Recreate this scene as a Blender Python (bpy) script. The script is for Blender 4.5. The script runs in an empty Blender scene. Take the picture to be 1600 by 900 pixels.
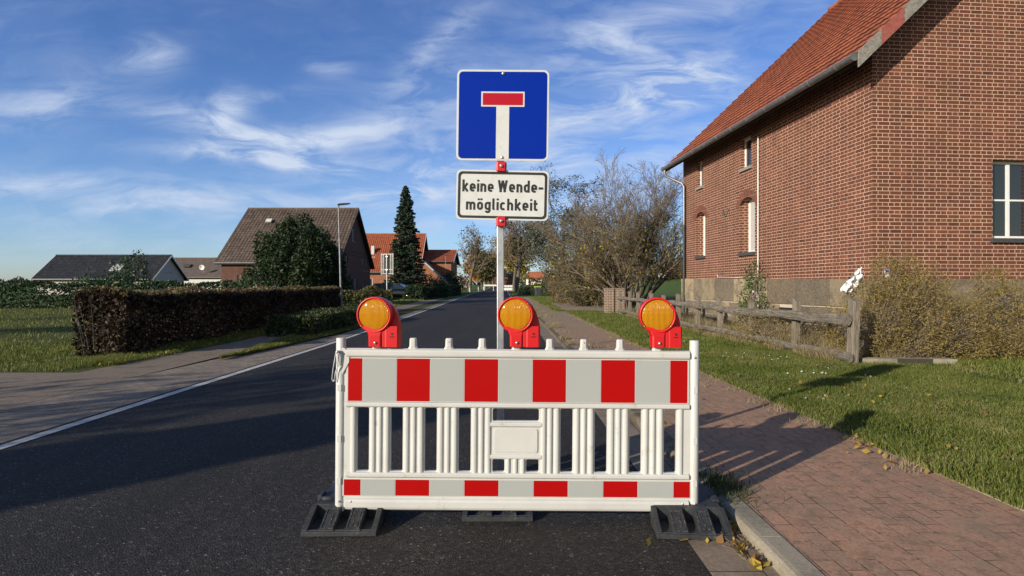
import bpy, bmesh, math, random
import numpy as np
from mathutils import Vector, Matrix, Euler
R = math.radians
S = bpy.context.scene
C = S.collection

# ------------------------------------------------------------------ camera, sky, sun, exposure
cam_d = bpy.data.cameras.new('camera'); cam = bpy.data.objects.new('camera', cam_d); C.objects.link(cam)
cam_d.sensor_width = 36; cam_d.lens = 20.25; cam_d.clip_start = 0.05; cam_d.clip_end = 3000
cam.location = (0, 0, 1.36); cam.rotation_euler = (R(90), 0, 0)
S.camera = cam
SUN_EL = R(17.5); SUN_AZ = R(48)                 # light travels towards (sin az, cos az)
sun_d = bpy.data.lights.new('sun', 'SUN'); sun_d.energy = 5.0; sun_d.angle = R(0.53); sun_d.color = (1.0, 0.90, 0.76)
sun = bpy.data.objects.new('sun', sun_d); C.objects.link(sun)
sdir = Vector((math.sin(SUN_AZ)*math.cos(SUN_EL), math.cos(SUN_AZ)*math.cos(SUN_EL), -math.sin(SUN_EL)))
sun.rotation_euler = sdir.to_track_quat('-Z', 'Y').to_euler(); sun.location = (-20, -20, 20)
S.view_settings.view_transform = 'Standard'; S.view_settings.look = 'None'
S.view_settings.gamma = 1; S.view_settings.exposure = 0.2; S.view_settings.use_curve_mapping = False
S.cycles.max_bounces = 6; S.cycles.diffuse_bounces = 3; S.cycles.glossy_bounces = 3
S.cycles.transparent_max_bounces = 6; S.cycles.transmission_bounces = 4
S.cycles.use_denoising = True

class NT:
    """tiny node-graph helper"""
    def __init__(s, tree): s.t = tree; s.n = tree.nodes; s.l = tree.links
    def node(s, kind, **kw):
        n = s.n.new(kind)
        for k, v in kw.items(): setattr(n, k, v)
        return n
    def put(s, sock, v):
        if isinstance(v, bpy.types.NodeSocket): s.l.new(v, sock)
        elif v is not None: sock.default_value = v
    def math(s, op, a, b=None, c=None, clamp=False):
        n = s.n.new('ShaderNodeMath'); n.operation = op; n.use_clamp = clamp
        s.put(n.inputs[0], a); s.put(n.inputs[1], b); s.put(n.inputs[2], c)
        return n.outputs[0]
    def mix(s, f, a, b, blend='MIX'):
        n = s.n.new('ShaderNodeMix'); n.data_type = 'RGBA'; n.blend_type = blend
        s.put(n.inputs[0], f)
        for i, v in ((6, a), (7, b)):
            if isinstance(v, tuple) and len(v) == 3: v = v + (1,)
            s.put(n.inputs[i], v)
        return n.outputs[2]
    def ramp(s, f, stops):
        n = s.n.new('ShaderNodeValToRGB'); s.put(n.inputs[0], f)
        e = n.color_ramp.elements
        while len(e) < len(stops): e.new(0.5)
        for q, (p, c) in zip(e, stops):
            q.position = p; q.color = (c, c, c, 1) if not isinstance(c, tuple) else c + (1,)
        return n.outputs[0]
    def noise(s, vec, scale, detail=4, rough=0.55, dist=0.0):
        n = s.n.new('ShaderNodeTexNoise'); s.put(n.inputs['Vector'], vec)
        n.inputs['Scale'].default_value = scale; n.inputs['Detail'].default_value = detail
        n.inputs['Roughness'].default_value = rough; n.inputs['Distortion'].default_value = dist
        return n.outputs['Fac']
    def mapping(s, vec, scale=(1,1,1), rot=(0,0,0), loc=(0,0,0)):
        n = s.n.new('ShaderNodeMapping'); s.put(n.inputs[0], vec)
        n.inputs['Scale'].default_value = scale; n.inputs['Rotation'].default_value = rot; n.inputs['Location'].default_value = loc
        return n.outputs[0]
    def sep(s, v):
        n = s.n.new('ShaderNodeSeparateXYZ'); s.put(n.inputs[0], v); return n.outputs
    def comb(s, x, y, z=0.0):
        n = s.n.new('ShaderNodeCombineXYZ'); s.put(n.inputs[0], x); s.put(n.inputs[1], y); s.put(n.inputs[2], z)
        return n.outputs[0]

world = bpy.data.worlds.new('World'); S.world = world; world.use_nodes = True
W = NT(world.node_tree); W.n.clear()
sky = W.node('ShaderNodeTexSky', sky_type='NISHITA', sun_disc=False, sun_elevation=SUN_EL,
             sun_rotation=math.pi + SUN_AZ, altitude=60, air_density=1.0, dust_density=0.35, ozone_density=2.2)
tc = W.node('ShaderNodeTexCoord')
dx, dy, dz = W.sep(tc.outputs['Generated'])
ay = W.math('MAXIMUM', W.math('ABSOLUTE', dy), 0.12)
gu = W.math('DIVIDE', dx, ay); gv = W.math('DIVIDE', dz, ay)
uv = W.comb(gu, gv, W.math('MULTIPLY', W.math('SIGN', dy), 3.0))
# domain warp so the wisps curl
nw = W.node('ShaderNodeTexNoise'); W.put(nw.inputs['Vector'], uv); nw.inputs['Scale'].default_value = 3.2; nw.inputs['Detail'].default_value = 5
wv = W.node('ShaderNodeVectorMath', operation='MULTIPLY_ADD')
W.put(wv.inputs[0], nw.outputs['Color']); wv.inputs[1].default_value = (0.16, 0.07, 0); 
sb = W.node('ShaderNodeVectorMath', operation='SUBTRACT'); W.put(sb.inputs[0], uv); sb.inputs[1].default_value = (0.08, 0.035, 0)
W.put(wv.inputs[2], sb.outputs[0]); wuv = wv.outputs[0]
wx, wy, _ = W.sep(wuv)
acc = None
# cirrus patches by direction: centre (u, v), radii, tilt, strength
for (u, v, ru, rv, a, s) in [(-.50,.262,.17,.024,-14,1.15), (-.37,.262,.17,.020,9,1.1), (-.505,.30,.03,.05,-55,1.1), (-.45,.222,.17,.014,-3,1.1), (-.47,.33,.12,.012,6,.5),
        (-.12,.43,.085,.022,38,.75), (-.31,.385,.035,.016,0,.6), (.22,.39,.11,.05,-24,.8), (.29,.355,.08,.035,20,1.2), (.21,.31,.12,.025,12,.9), (-.02,.12,.10,.012,5,.6), (-.645,.395,.05,.03,0,.7),
        (-.60,.143,.17,.024,3,.9), (-.20,.165,.15,.018,4,.9), (-.19,.195,.13,.016,20,.8), (.10,.22,.22,.03,0,.6), (.26,.47,.14,.02,14,.5),
        (.12,.135,.2,.03,0,.5), (-.30,.07,.5,.05,0,.35), (-.85,.32,.12,.03,10,.8), (-.8,.18,.15,.02,0,.8), (.30,.18,.12,.02,8,.7), (-.05,.28,.4,.11,18,.5), (.15,.28,.22,.09,0,.35), (-.14,.36,.12,.06,20,.3)]:
    ca, sa = math.cos(R(a)), math.sin(R(a))
    px = W.math('SUBTRACT', wx, u); py = W.math('SUBTRACT', wy, v)
    p1 = W.math('DIVIDE', W.math('MULTIPLY_ADD', px, ca, W.math('MULTIPLY', py, sa)), ru)
    p2 = W.math('DIVIDE', W.math('MULTIPLY_ADD', py, ca, W.math('MULTIPLY', px, -sa)), rv)
    r2 = W.math('MULTIPLY_ADD', p1, p1, W.math('MULTIPLY', p2, p2))
    e = W.math('MULTIPLY', W.math('POWER', 2.718, W.math('MULTIPLY', r2, -1.0)), s)
    acc = e if acc is None else W.math('ADD', acc, e)
fib = W.noise(W.mapping(wuv, scale=(1.0, 3.4, 1), rot=(0,0,R(-12))), 6.5, 9, .62, .6)
fib2 = W.noise(W.mapping(wuv, scale=(1, 2.2, 1), rot=(0,0,R(-14))), 2.0, 6, .6, .3)
fibm = W.ramp(fib, [(.40, 0.0), (.66, 1.0)])
core = W.math('MULTIPLY', acc, W.math('MULTIPLY_ADD', fibm, 1.05, 0.12))
veil = W.math('MULTIPLY', W.ramp(fib2, [(.42, 0.0), (.78, 1.0)]), 0.30)
veil = W.math('MULTIPLY', veil, W.math('MULTIPLY_ADD', fibm, .8, .3))
mask = W.math('ADD', W.math('MULTIPLY', core, 0.74), veil, clamp=True)
mask = W.math('MULTIPLY', mask, W.ramp(dz, [(0.0, 0.0), (.04, 1.0)]))
bw = W.node('ShaderNodeRGBToBW'); W.put(bw.inputs[0], sky.outputs[0])
tint = W.mix(W.ramp(dz, [(0.0, 0.0), (.42, 1.0)]), (0.84, 1.03, 1.42), (0.62, 0.86, 1.36))
tint = W.mix(W.ramp(W.math('MULTIPLY_ADD', dy, .5, .5), [(.40, 0.0), (.62, 1.0)]), (1.05, .95, .90), tint)   # the half of the sky towards the sun is whiter
skyc = W.mix(1.0, sky.outputs[0], tint, 'MULTIPLY')
cloud = W.mix(1.0, (5.3, 6.1, 7.6), (1.0, 1.0, 1.0), 'MULTIPLY')
col = W.mix(mask, skyc, cloud)
bg = W.node('ShaderNodeBackground'); W.put(bg.inputs[0], col); bg.inputs[1].default_value = 0.10
wo = W.node('ShaderNodeOutputWorld'); W.l.new(bg.outputs[0], wo.inputs[0])
world.cycles.sampling_method = 'MANUAL'; world.cycles.sample_map_resolution = 512

# ------------------------------------------------------------------ materials
MATS = {}
def mat(name, base=(.5,.5,.5), rough=.6, metal=0.0, spec=.5):
    m = bpy.data.materials.new(name); m.use_nodes = True
    t = NT(m.node_tree); b = t.n['Principled BSDF']
    b.inputs['Base Color'].default_value = tuple(base) + (1,)
    b.inputs['Roughness'].default_value = rough; b.inputs['Metallic'].default_value = metal
    b.inputs['Specular IOR Level'].default_value = spec
    MATS[name] = m
    return m, t, b
def objco(t): return t.node('ShaderNodeTexCoord').outputs['Object']
def bump(t, b, h, dist=.01, strength=1.0):
    n = t.node('ShaderNodeBump'); t.put(n.inputs['Height'], h); n.inputs['Distance'].default_value = dist
    n.inputs['Strength'].default_value = strength; t.l.new(n.outputs[0], b.inputs['Normal'])
def mottled(name, c1, c2, scale=8, rough=.7, detail=5, lo=.35, hi=.65, bmp=0.0, metal=0.0, spec=.4, stretch=(1,1,1), dirt=None):
    m, t, b = mat(name, c1, rough, metal, spec)
    v = t.mapping(objco(t), scale=stretch)
    f = t.noise(v, scale, detail, .6)
    c = t.mix(t.ramp(f, [(lo, 0.0), (hi, 1.0)]), c1, c2)
    if dirt:
        d = t.noise(objco(t), dirt[1], 6, .7); c = t.mix(t.ramp(d, [(dirt[2], 0.0), (dirt[2]+.12, dirt[3])]), c, dirt[0])
    t.put(b.inputs['Base Color'], c)
    if bmp: bump(t, b, f, bmp)
    return m
def foliage(name, cols, rough=.55, trans=.35, clump=1.2):
    """leaf colour varies per leaf and by clump"""
    m, t, b = mat(name, cols[0], rough, 0, .35)
    g = t.node('ShaderNodeNewGeometry')
    n = t.noise(objco(t), clump, 3, .6)
    f = t.math('ADD', t.math('MULTIPLY', g.outputs['Random Per Island'], .62), t.math('MULTIPLY_ADD', n, .9, -.26), clamp=True)
    k = len(cols)
    c = t.ramp(f, [(i/(k-1)*.92+.04, cols[i]) for i in range(k)])
    t.put(b.inputs['Base Color'], c)
    tr = t.node('ShaderNodeBsdfTranslucent'); t.put(tr.inputs[0], c)
    mx = t.node('ShaderNodeMixShader'); mx.inputs[0].default_value = trans
    t.l.new(b.outputs[0], mx.inputs[1]); t.l.new(tr.outputs[0], mx.inputs[2])
    t.l.new(mx.outputs[0], t.n['Material Output'].inputs[0])
    return m
def bricks(name, c1, c2, mortar, w=.25, h=.077, mo=.011, dark=(.07,.03,.025), alternate=True, rough=.85, bmp=.006):
    m, t, b = mat(name, c1, rough, 0, .25)
    o = t.node('ShaderNodeTexCoord'); x, y, z = t.sep(o.outputs['Object']); nx, ny, nz = t.sep(o.outputs['Normal'])
    side = t.math('GREATER_THAN', t.math('ABSOLUTE', nx), .6)
    u = t.math('ADD', t.math('MULTIPLY', side, y), t.math('MULTIPLY', t.math('SUBTRACT', 1.0, side), t.math('ADD', x, .125)))
    wob = t.noise(o.outputs['Object'], 5, 3, .6)
    v = t.math('ADD', z, t.math('MULTIPLY_ADD', wob, .006, -.003))
    def bt(cc1, cc2, mm):
        n = t.node('ShaderNodeTexBrick', offset=.25 if alternate else .5, offset_frequency=2, squash=.5 if alternate else 1.0, squash_frequency=2)
        t.put(n.inputs['Vector'], t.comb(u, v)); n.inputs['Scale'].default_value = 1
        for k, q in (('Color1', cc1), ('Color2', cc2), ('Mortar', mm)): n.inputs[k].default_value = q + (1,)
        n.inputs['Brick Width'].default_value = w; n.inputs['Row Height'].default_value = h
        n.inputs['Mortar Size'].default_value = mo/2; n.inputs['Mortar Smooth'].default_value = .25; n.inputs['Bias'].default_value = 0
        return n
    n = bt((0,0,0), (1,1,1), (.5,.5,.5))
    rnd = t.node('ShaderNodeSeparateColor'); t.put(rnd.inputs[0], n.outputs['Color'])
    fac = n.outputs['Fac']
    bc = t.ramp(rnd.outputs[0], [(0.0, c1), (.35, c2), (.62, tuple(a*.55+b_*.45 for a, b_ in zip(c1, dark))), (.86, tuple(x_*1.25 for x_ in c1)), (1.0, dark)])
    big = t.noise(o.outputs['Object'], .7, 4, .6); fine = t.noise(o.outputs['Object'], 30, 4, .7)
    bc = t.mix(t.ramp(big, [(.35, 0.0), (.7, .5)]), bc, tuple(x_*.62 for x_ in c2))
    bc = t.mix(t.math('MULTIPLY', fine, .5), bc, tuple(x_*.5 for x_ in c1))
    med = t.noise(o.outputs['Object'], 2.6, 5, .7)
    bc = t.mix(t.ramp(med, [(.50, 0.0), (.66, .55)]), bc, tuple(x_*.5+.02 for x_ in c2)); bc = t.mix(t.ramp(med, [(.30, .45), (.42, 0.0)]), bc, tuple(x_*1.3+.02 for x_ in c1))
    mc = t.mix(t.ramp(t.noise(o.outputs['Object'], 1.6, 5, .7), [(.4, 0.0), (.65, .75)]), mortar, tuple(x_*.55 for x_ in mortar))
    t.put(b.inputs['Base Color'], t.mix(fac, bc, mc))
    bump(t, b, t.math('ADD', t.math('SUBTRACT', 1.0, fac), t.math('MULTIPLY', fine, .35)), bmp)
    return m

# --- setting surfaces
def m_asphalt():
    m, t, b = mat('asphalt', (.03,.03,.032), .8, 0, .22)
    o = objco(t)
    g = t.node('ShaderNodeTexVoronoi'); t.put(g.inputs['Vector'], o); g.inputs['Scale'].default_value = 95
    gr = t.node('ShaderNodeSeparateColor'); t.put(gr.inputs[0], g.outputs['Color'])
    sp = t.ramp(gr.outputs[0], [(0, .30), (.6, .8), (.9, 1.2), (.985, 2.0), (1, 5.0)])
    big = t.noise(t.mapping(o, scale=(1.4,.18,1)), .9, 5, .6)
    c = t.mix(t.ramp(big, [(.3, 0.0), (.7, 1.0)]), (.037,.034,.0305), (.056,.051,.045))
    c = t.mix(1.0, c, sp, 'MULTIPLY')
    spk = t.noise(o, 210, 2, .5)
    c = t.mix(t.ramp(spk, [(.71, 0.0), (.78, .7)]), c, (.125,.118,.108))
    x, y, z = t.sep(o)
    tr = t.noise(t.mapping(o, scale=(2.2,.05,1)), 1.1, 3, .5); st = t.noise(o, .8, 7, .7)
    c = t.mix(t.ramp(tr, [(.40, .35), (.62, 0.0)]), c, (.022,.021,.020))
    c = t.mix(t.ramp(st, [(.58, 0.0), (.72, .35)]), c, (.075,.068,.058))
    t.put(b.inputs['Base Color'], c)
    bump(t, b, t.math('ADD', g.outputs['Distance'], t.math('MULTIPLY', spk, .5)), .005, .9)
m_asphalt()
def m_paving():
    m, t, b = mat('red_paving', (.14,.06,.05), .8, 0, .3)
    o = objco(t); x, y, z = t.sep(o)
    wob = t.noise(o, 2.5, 3, .6)
    n = t.node('ShaderNodeTexBrick', offset=.5, offset_frequency=2, squash=1.0)
    t.put(n.inputs['Vector'], t.comb(t.math('ADD', y, t.math('MULTIPLY', wob, .03)), t.math('ADD', x, t.math('MULTIPLY', wob, .02))))
    n.inputs['Scale'].default_value = 1; n.inputs['Brick Width'].default_value = .205; n.inputs['Row Height'].default_value = .103
    n.inputs['Mortar Size'].default_value = .0028; n.inputs['Mortar Smooth'].default_value = .4; n.inputs['Bias'].default_value = 0
    n.inputs['Color1'].default_value = (0,0,0,1); n.inputs['Color2'].default_value = (1,1,1,1); n.inputs['Mortar'].default_value = (.5,.5,.5,1)
    rs = t.node('ShaderNodeSeparateColor'); t.put(rs.inputs[0], n.outputs['Color'])
    c = t.ramp(rs.outputs[0], [(0, (.36,.175,.105)), (.5, (.43,.215,.125)), (1, (.31,.17,.11))])
    f1 = t.noise(o, 60, 5, .75); f2 = t.noise(o, 2.2, 5, .65); f3 = t.noise(o, 11, 6, .75)
    c = t.mix(t.ramp(f1, [(.42, 0.0), (.7, .7)]), c, (.52,.40,.28))
    c = t.mix(t.ramp(f1, [(.28, .7), (.44, 0.0)]), c, (.13,.08,.065))
    c = t.mix(t.ramp(f3, [(.50, 0.0), (.62, .8)]), c, (.22,.15,.095))
    c = t.mix(t.ramp(f2, [(.45, 0.0), (.7, .6)]), c, (.27,.20,.13))
    # soil, moss and dry litter creeping over the paving away from the roadworks and along both edges
    far = t.ramp(t.math('MULTIPLY', t.math('SUBTRACT', y, 5.0), .055), [(0.0, 0.0), (1.0, 1.0)])
    soil = t.math('MULTIPLY', t.ramp(t.math('ADD', t.noise(o, 3.0, 7, .72), t.math('MULTIPLY', far, .22)), [(.46, 0.0), (.62, 1.0)]), t.math('MULTIPLY_ADD', far, .85, .12))
    lit = t.mix(t.ramp(t.noise(o, 26, 6, .75), [(.4, 0.0), (.62, 1.0)]), (.19,.135,.09), (.42,.33,.22))
    c = t.mix(soil, c, lit)
    jf = t.math('MULTIPLY', n.outputs['Fac'], t.math('SUBTRACT', 1.0, t.math('MULTIPLY', soil, .9)))
    jf = t.math('MULTIPLY', jf, t.ramp(t.noise(o, 5, 5, .75), [(.44, .0), (.56, 1.0)]))
    c = t.mix(jf, c, (.022,.018,.014))
    t.put(b.inputs['Base Color'], c)
    hgt = t.math('SUBTRACT', t.math('MULTIPLY', t.math('ADD', f1, t.math('MULTIPLY', rs.outputs[0], .25)), .5), t.math('MULTIPLY', jf, 1.3))
    bump(t, b, hgt, .007, 1.0)
m_paving()
def m_slabs(name, c1, c2, w, h, swap=False, grain=40, jc=(.03,.026,.02), js=.004):
    m, t, b = mat(name, c1, .85, 0, .25)
    o = objco(t); x, y, z = t.sep(o)
    n = t.node('ShaderNodeTexBrick', offset=.5, offset_frequency=2, squash=1.0)
    t.put(n.inputs['Vector'], t.comb(x, y) if swap else t.comb(y, x))
    n.inputs['Scale'].default_value = 1; n.inputs['Brick Width'].default_value = w; n.inputs['Row Height'].default_value = h
    n.inputs['Mortar Size'].default_value = js; n.inputs['Mortar Smooth'].default_value = .5
    n.inputs['Color1'].default_value = (0,0,0,1); n.inputs['Color2'].default_value = (1,1,1,1); n.inputs['Mortar'].default_value = (.5,.5,.5,1)
    rs = t.node('ShaderNodeSeparateColor'); t.put(rs.inputs[0], n.outputs['Color'])
    c = t.mix(rs.outputs[0], c1, c2)
    f = t.noise(o, grain, 6, .75); f2 = t.noise(o, 3, 6, .7)
    c = t.mix(t.ramp(f, [(.35, 0.0), (.7, .6)]), c, tuple(min(1, q*1.7) for q in c2))
    c = t.mix(t.ramp(f2, [(.45, 0.0), (.65, .55)]), c, tuple(q*.5 for q in c1))
    c = t.mix(t.math('MULTIPLY', n.outputs['Fac'], .9), c, jc)
    if name == 'kerb_stone':   # soil and moss have crept over the kerb beyond the roadworks
        s_ = t.math('MULTIPLY', t.math('SUBTRACT', y, 3.6), .8, clamp=True)
        s_ = t.math('MULTIPLY', s_, t.ramp(t.noise(o, 6, 6, .7), [(.34, .45), (.6, 1.0)]))
        c = t.mix(s_, c, t.mix(f, (.07,.055,.035), (.16,.125,.08)))
    t.put(b.inputs['Base Color'], c)
    bump(t, b, t.math('SUBTRACT', t.math('MULTIPLY', f, .6), n.outputs['Fac']), .006)
m_slabs('gutter_slabs', (.19,.145,.105), (.24,.19,.14), .50, .40, grain=55)
m_slabs('kerb_stone', (.235,.205,.15), (.30,.265,.20), 1.0, .6, grain=70)
m_slabs('edge_setts', (.18,.145,.11), (.25,.205,.16), .16, .16, swap=True, grain=30)
m_slabs('verge_paving', (.18,.145,.11), (.25,.205,.16), .22, .11, swap=True, grain=25)
def m_ground():
    m, t, b = mat('grass_ground', (.05,.08,.02), .95, 0, .1)
    o = objco(t)
    f = t.noise(o, 14, 7, .75); f2 = t.noise(o, .5, 5, .65); f3 = t.noise(o, 70, 4, .7)
    c = t.mix(t.ramp(f, [(.35, 0.0), (.65, 1.0)]), (.06,.08,.018), (.13,.15,.04))
    c = t.mix(t.ramp(f2, [(.42, 0.0), (.68, .7)]), c, (.11,.105,.04))
    c = t.mix(t.ramp(f3, [(.45, 0.0), (.6, .7)]), c, (.035,.03,.016))
    x, y, z = t.sep(o)
    fld = t.ramp(t.math('MULTIPLY', y, .01), [(.5, 0.0), (.75, 1.0)])
    c = t.mix(t.math('MULTIPLY', fld, .85), c, t.mix(f2, (.075,.13,.025), (.10,.15,.035)))
    t.put(b.inputs['Base Color'], c); bump(t, b, f, .03)
m_ground()
mottled('path_surface', (.165,.125,.09), (.24,.19,.135), 14, .9, 7, .35, .7, .004, dirt=((.06,.05,.035), 2.0, .55, .6))
mottled('gravel', (.24,.18,.13), (.38,.30,.23), 60, .95, 6, .35, .65, .01, dirt=((.13,.10,.06), 1.2, .5, .5))
mottled('soil', (.06,.045,.03), (.13,.10,.065), 18, .95, 7, .35, .65, .02)
mottled('road_paint', (.42,.41,.38), (.60,.59,.55), 9, .6, 6, .35, .65, .001, dirt=((.10,.10,.095), 14, .55, .75))

# ------------------------------------------------------------------ ground functions
GY = [-60,-20, 0, 14, 20, 28, 36, 48, 61, 80, 98, 130, 200, 300, 600]
GZ = [-.1, 0, 0, 0, .045, .11, .18, .28, .38, .53, .67, .88, 1.5, 2.4, 5.0]
CYv = [-60, 3, 16, 36, 61, 98, 600]; CXv = [-1.5, -1.72, -1.84, -2.15, -2.66, -3.24, -10.0]
def G(y): return float(np.interp(y, GY, GZ))
def cx(y): return float(np.interp(y, CYv, CXv))
def GG(x, y):
    z = G(y)
    if x - cx(y) > 2.8: z += .055
    if x > 12 and y > 30: z += min(1, (x-12)/30.0) * min(3.2, (y-30)*.028)
    return z

# ------------------------------------------------------------------ mesh helpers
class MB:
    def __init__(s): s.v = []; s.f = []; s.sm = []
    def add(s, vs, fs, smooth=False):
        k = len(s.v); s.v += [tuple(p) for p in vs]; s.f += [tuple(i+k for i in f) for f in fs]; s.sm += [smooth]*len(fs); return s
    def box(s, x0, x1, y0, y1, z0, z1, M=None):
        vs = [Vector(p) for p in ((x0,y0,z0),(x1,y0,z0),(x1,y1,z0),(x0,y1,z0),(x0,y0,z1),(x1,y0,z1),(x1,y1,z1),(x0,y1,z1))]
        if M is not None: vs = [M @ p for p in vs]
        return s.add(vs, [(0,3,2,1),(4,5,6,7),(0,1,5,4),(1,2,6,5),(2,3,7,6),(3,0,4,7)])
    def tube(s, pts, rad, k=8, cap=True, smooth=True, squash=None):
        pts = [Vector(p) for p in pts]; n = len(pts)
        if not hasattr(rad, '__len__'): rad = [rad]*n
        vs = []; up = None
        for i, p in enumerate(pts):
            d = (pts[min(i+1, n-1)] - pts[max(i-1, 0)]).normalized()
            if up is None: up = Vector((0,0,1)) if abs(d.z) < .9 else Vector((0,1,0))
            a = d.cross(up).normalized(); b = a.cross(d).normalized(); up = b
            for j in range(k):
                t = 2*math.pi*j/k; vs.append(p + (a*math.cos(t) + b*math.sin(t)*(squash or 1))*rad[i])
        fs = [(i*k+j, i*k+(j+1)%k, (i+1)*k+(j+1)%k, (i+1)*k+j) for i in range(n-1) for j in range(k)]
        s.add(vs, fs, smooth)
        if cap:
            s.add([vs[j] for j in range(k)], [tuple(range(k-1,-1,-1))]); s.add(vs[-k:], [tuple(range(k))])
        return s
    def prism(s, poly, d0, d1, axis='y', M=None, smooth=False):
        """extrude a 2-D polygon; axis y: poly=(x,z) ; axis x: poly=(y,z) ; axis z: poly=(x,y)"""
        def P(a, b, d): return Vector({'y': (a,d,b), 'x': (d,a,b), 'z': (a,b,d)}[axis])
        n = len(poly); vs = [P(a,b,d0) for a,b in poly] + [P(a,b,d1) for a,b in poly]
        if M is not None: vs = [M @ p for p in vs]
        s.add(vs[:n], [tuple(range(n))]); s.add(vs[n:], [tuple(range(n-1,-1,-1))])
        return s.add(vs, [(i,(i+1)%n,n+(i+1)%n,n+i) for i in range(n)], smooth)
    def lathe(s, prof, k=32, c=(0,0,0), axis='y', smooth=True, M=None):
        """prof: list of (radius, height along axis)"""
        vs = []
        for r, h in prof:
            for j in range(k):
                t = 2*math.pi*j/k
                p = {'y': (r*math.cos(t), h, r*math.sin(t)), 'z': (r*math.cos(t), r*math.sin(t), h), 'x': (h, r*math.cos(t), r*math.sin(t))}[axis]
                p = Vector(p) + Vector(c); vs.append(M @ p if M is not None else p)
        n = len(prof)
        return s.add(vs, [(i*k+j, i*k+(j+1)%k, (i+1)*k+(j+1)%k, (i+1)*k+j) for i in range(n-1) for j in range(k)], smooth)
    def quad(s, a, b, c, d): return s.add([a,b,c,d], [(0,1,2,3)])
    def build(s, name, material, parent=None, loc=None, bevel=0, seg=2, label=None, fixn=True):
        me = bpy.data.meshes.new(name); me.from_pydata(s.v, [], s.f); me.polygons.foreach_set('use_smooth', s.sm)
        me.materials.append(MATS[material] if isinstance(material, str) else material)
        if fixn:
            b = bmesh.new(); b.from_mesh(me); bmesh.ops.recalc_face_normals(b, faces=b.faces); b.to_mesh(me); b.free()
        me.update()
        o = bpy.data.objects.new(name, me); C.objects.link(o)
        if parent: o.parent = parent
        if loc is not None: o.location = loc
        if bevel:
            md = o.modifiers.new('b', 'BEVEL'); md.width = bevel; md.segments = seg; md.limit_method = 'ANGLE'; md.angle_limit = R(40)
        if label: o['label'] = label
        return o
def np_mesh(name, verts, k, material, parent=None, smooth=False, loc=None):
    """verts (n*k,3): n separate k-gons"""
    n = len(verts)//k
    me = bpy.data.meshes.new(name); me.vertices.add(n*k); me.vertices.foreach_set('co', np.asarray(verts, np.float32).ravel())
    me.loops.add(n*k); me.loops.foreach_set('vertex_index', np.arange(n*k, dtype=np.int32))
    me.polygons.add(n); me.polygons.foreach_set('loop_start', np.arange(0, n*k, k, dtype=np.int32))
    try: me.polygons.foreach_set('loop_total', np.full(n, k, np.int32))
    except Exception: pass
    me.update(calc_edges=True); me.materials.append(MATS[material])
    o = bpy.data.objects.new(name, me); C.objects.link(o)
    if parent: o.parent = parent
    if loc is not None: o.location = loc
    return o
def leaf_verts(P, size, rng, N=None, flat=.0, elong=1.6, var=.5):
    """rhombic leaf quads at points P"""
    n = len(P); P = np.asarray(P, float)
    a = rng.normal(size=(n,3))
    if N is not None: a = a*(1-flat) + np.asarray(N)*flat*1.8
    a /= np.linalg.norm(a, axis=1, keepdims=True)+1e-9
    r = rng.normal(size=(n,3)); b = np.cross(a, r); b /= np.linalg.norm(b, axis=1, keepdims=True)+1e-9
    c = np.cross(a, b)
    s = (size*(1-var+2*var*rng.random(n)))[:,None]
    V = np.empty((n,4,3)); V[:,0] = P-b*s*elong/2; V[:,1] = P+c*s*.5; V[:,2] = P+b*s*elong/2; V[:,3] = P-c*s*.5
    return V.reshape(-1,3)
def tag(o, label=None, cat=None, group=None, kind=None):
    if label: o['label'] = label
    if cat: o['category'] = cat
    if group: o['group'] = group
    if kind: o['kind'] = kind
    return o
def empty(name, loc, rz=0, label=None, cat=None, group=None):
    o = bpy.data.objects.new(name, None); C.objects.link(o); o.empty_display_size = .2
    o.location = loc; o.rotation_euler = (0,0,rz); return tag(o, label, cat, group)
def copy_tree(o, parent=None):
    c = o.copy(); C.objects.link(c)
    if parent is not None: c.parent = parent
    for ch in [x for x in bpy.data.objects if x.parent == o]: copy_tree(ch, c)
    return c
def rrect(x0, x1, y0, y1, r, k=5):
    pts = []
    for (cx_, cy_, a0) in ((x1-r,y1-r,0),(x0+r,y1-r,90),(x0+r,y0+r,180),(x1-r,y0+r,270)):
        for i in range(k+1):
            a = R(a0+90*i/k); pts.append((cx_+r*math.cos(a), cy_+r*math.sin(a)))
    return pts
def slab_mesh(name, loops, depth, bevel=0.0):
    """filled outline with holes, in the XZ plane, front face towards -Y, thickness depth"""
    cu = bpy.data.curves.new('tmp', 'CURVE'); cu.dimensions = '2D'; cu.fill_mode = 'BOTH'
    cu.extrude = max(depth/2 - bevel, 0); cu.bevel_depth = bevel; cu.bevel_resolution = 2; cu.offset = -bevel
    for lp in loops:
        sp = cu.splines.new('POLY'); sp.points.add(len(lp)-1)
        for p, (x, y) in zip(sp.points, lp): p.co = (x, y, 0, 1)
        sp.use_cyclic_u = True
    o = bpy.data.objects.new('tmp', cu); C.objects.link(o)
    dg = bpy.context.evaluated_depsgraph_get(); dg.update()
    me = bpy.data.meshes.new_from_object(o.evaluated_get(dg)); me.name = name
    bpy.data.objects.remove(o); bpy.data.curves.remove(cu)
    me.transform(Matrix.Rotation(R(90), 4, 'X'))
    return me
def mesh_obj(me, name, material, parent=None, loc=None, label=None, smooth=False):
    me.materials.clear(); me.materials.append(MATS[material]); o = bpy.data.objects.new(name, me); C.objects.link(o)
    if parent: o.parent = parent
    if loc is not None: o.location = loc
    if label: o['label'] = label
    return o

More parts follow.
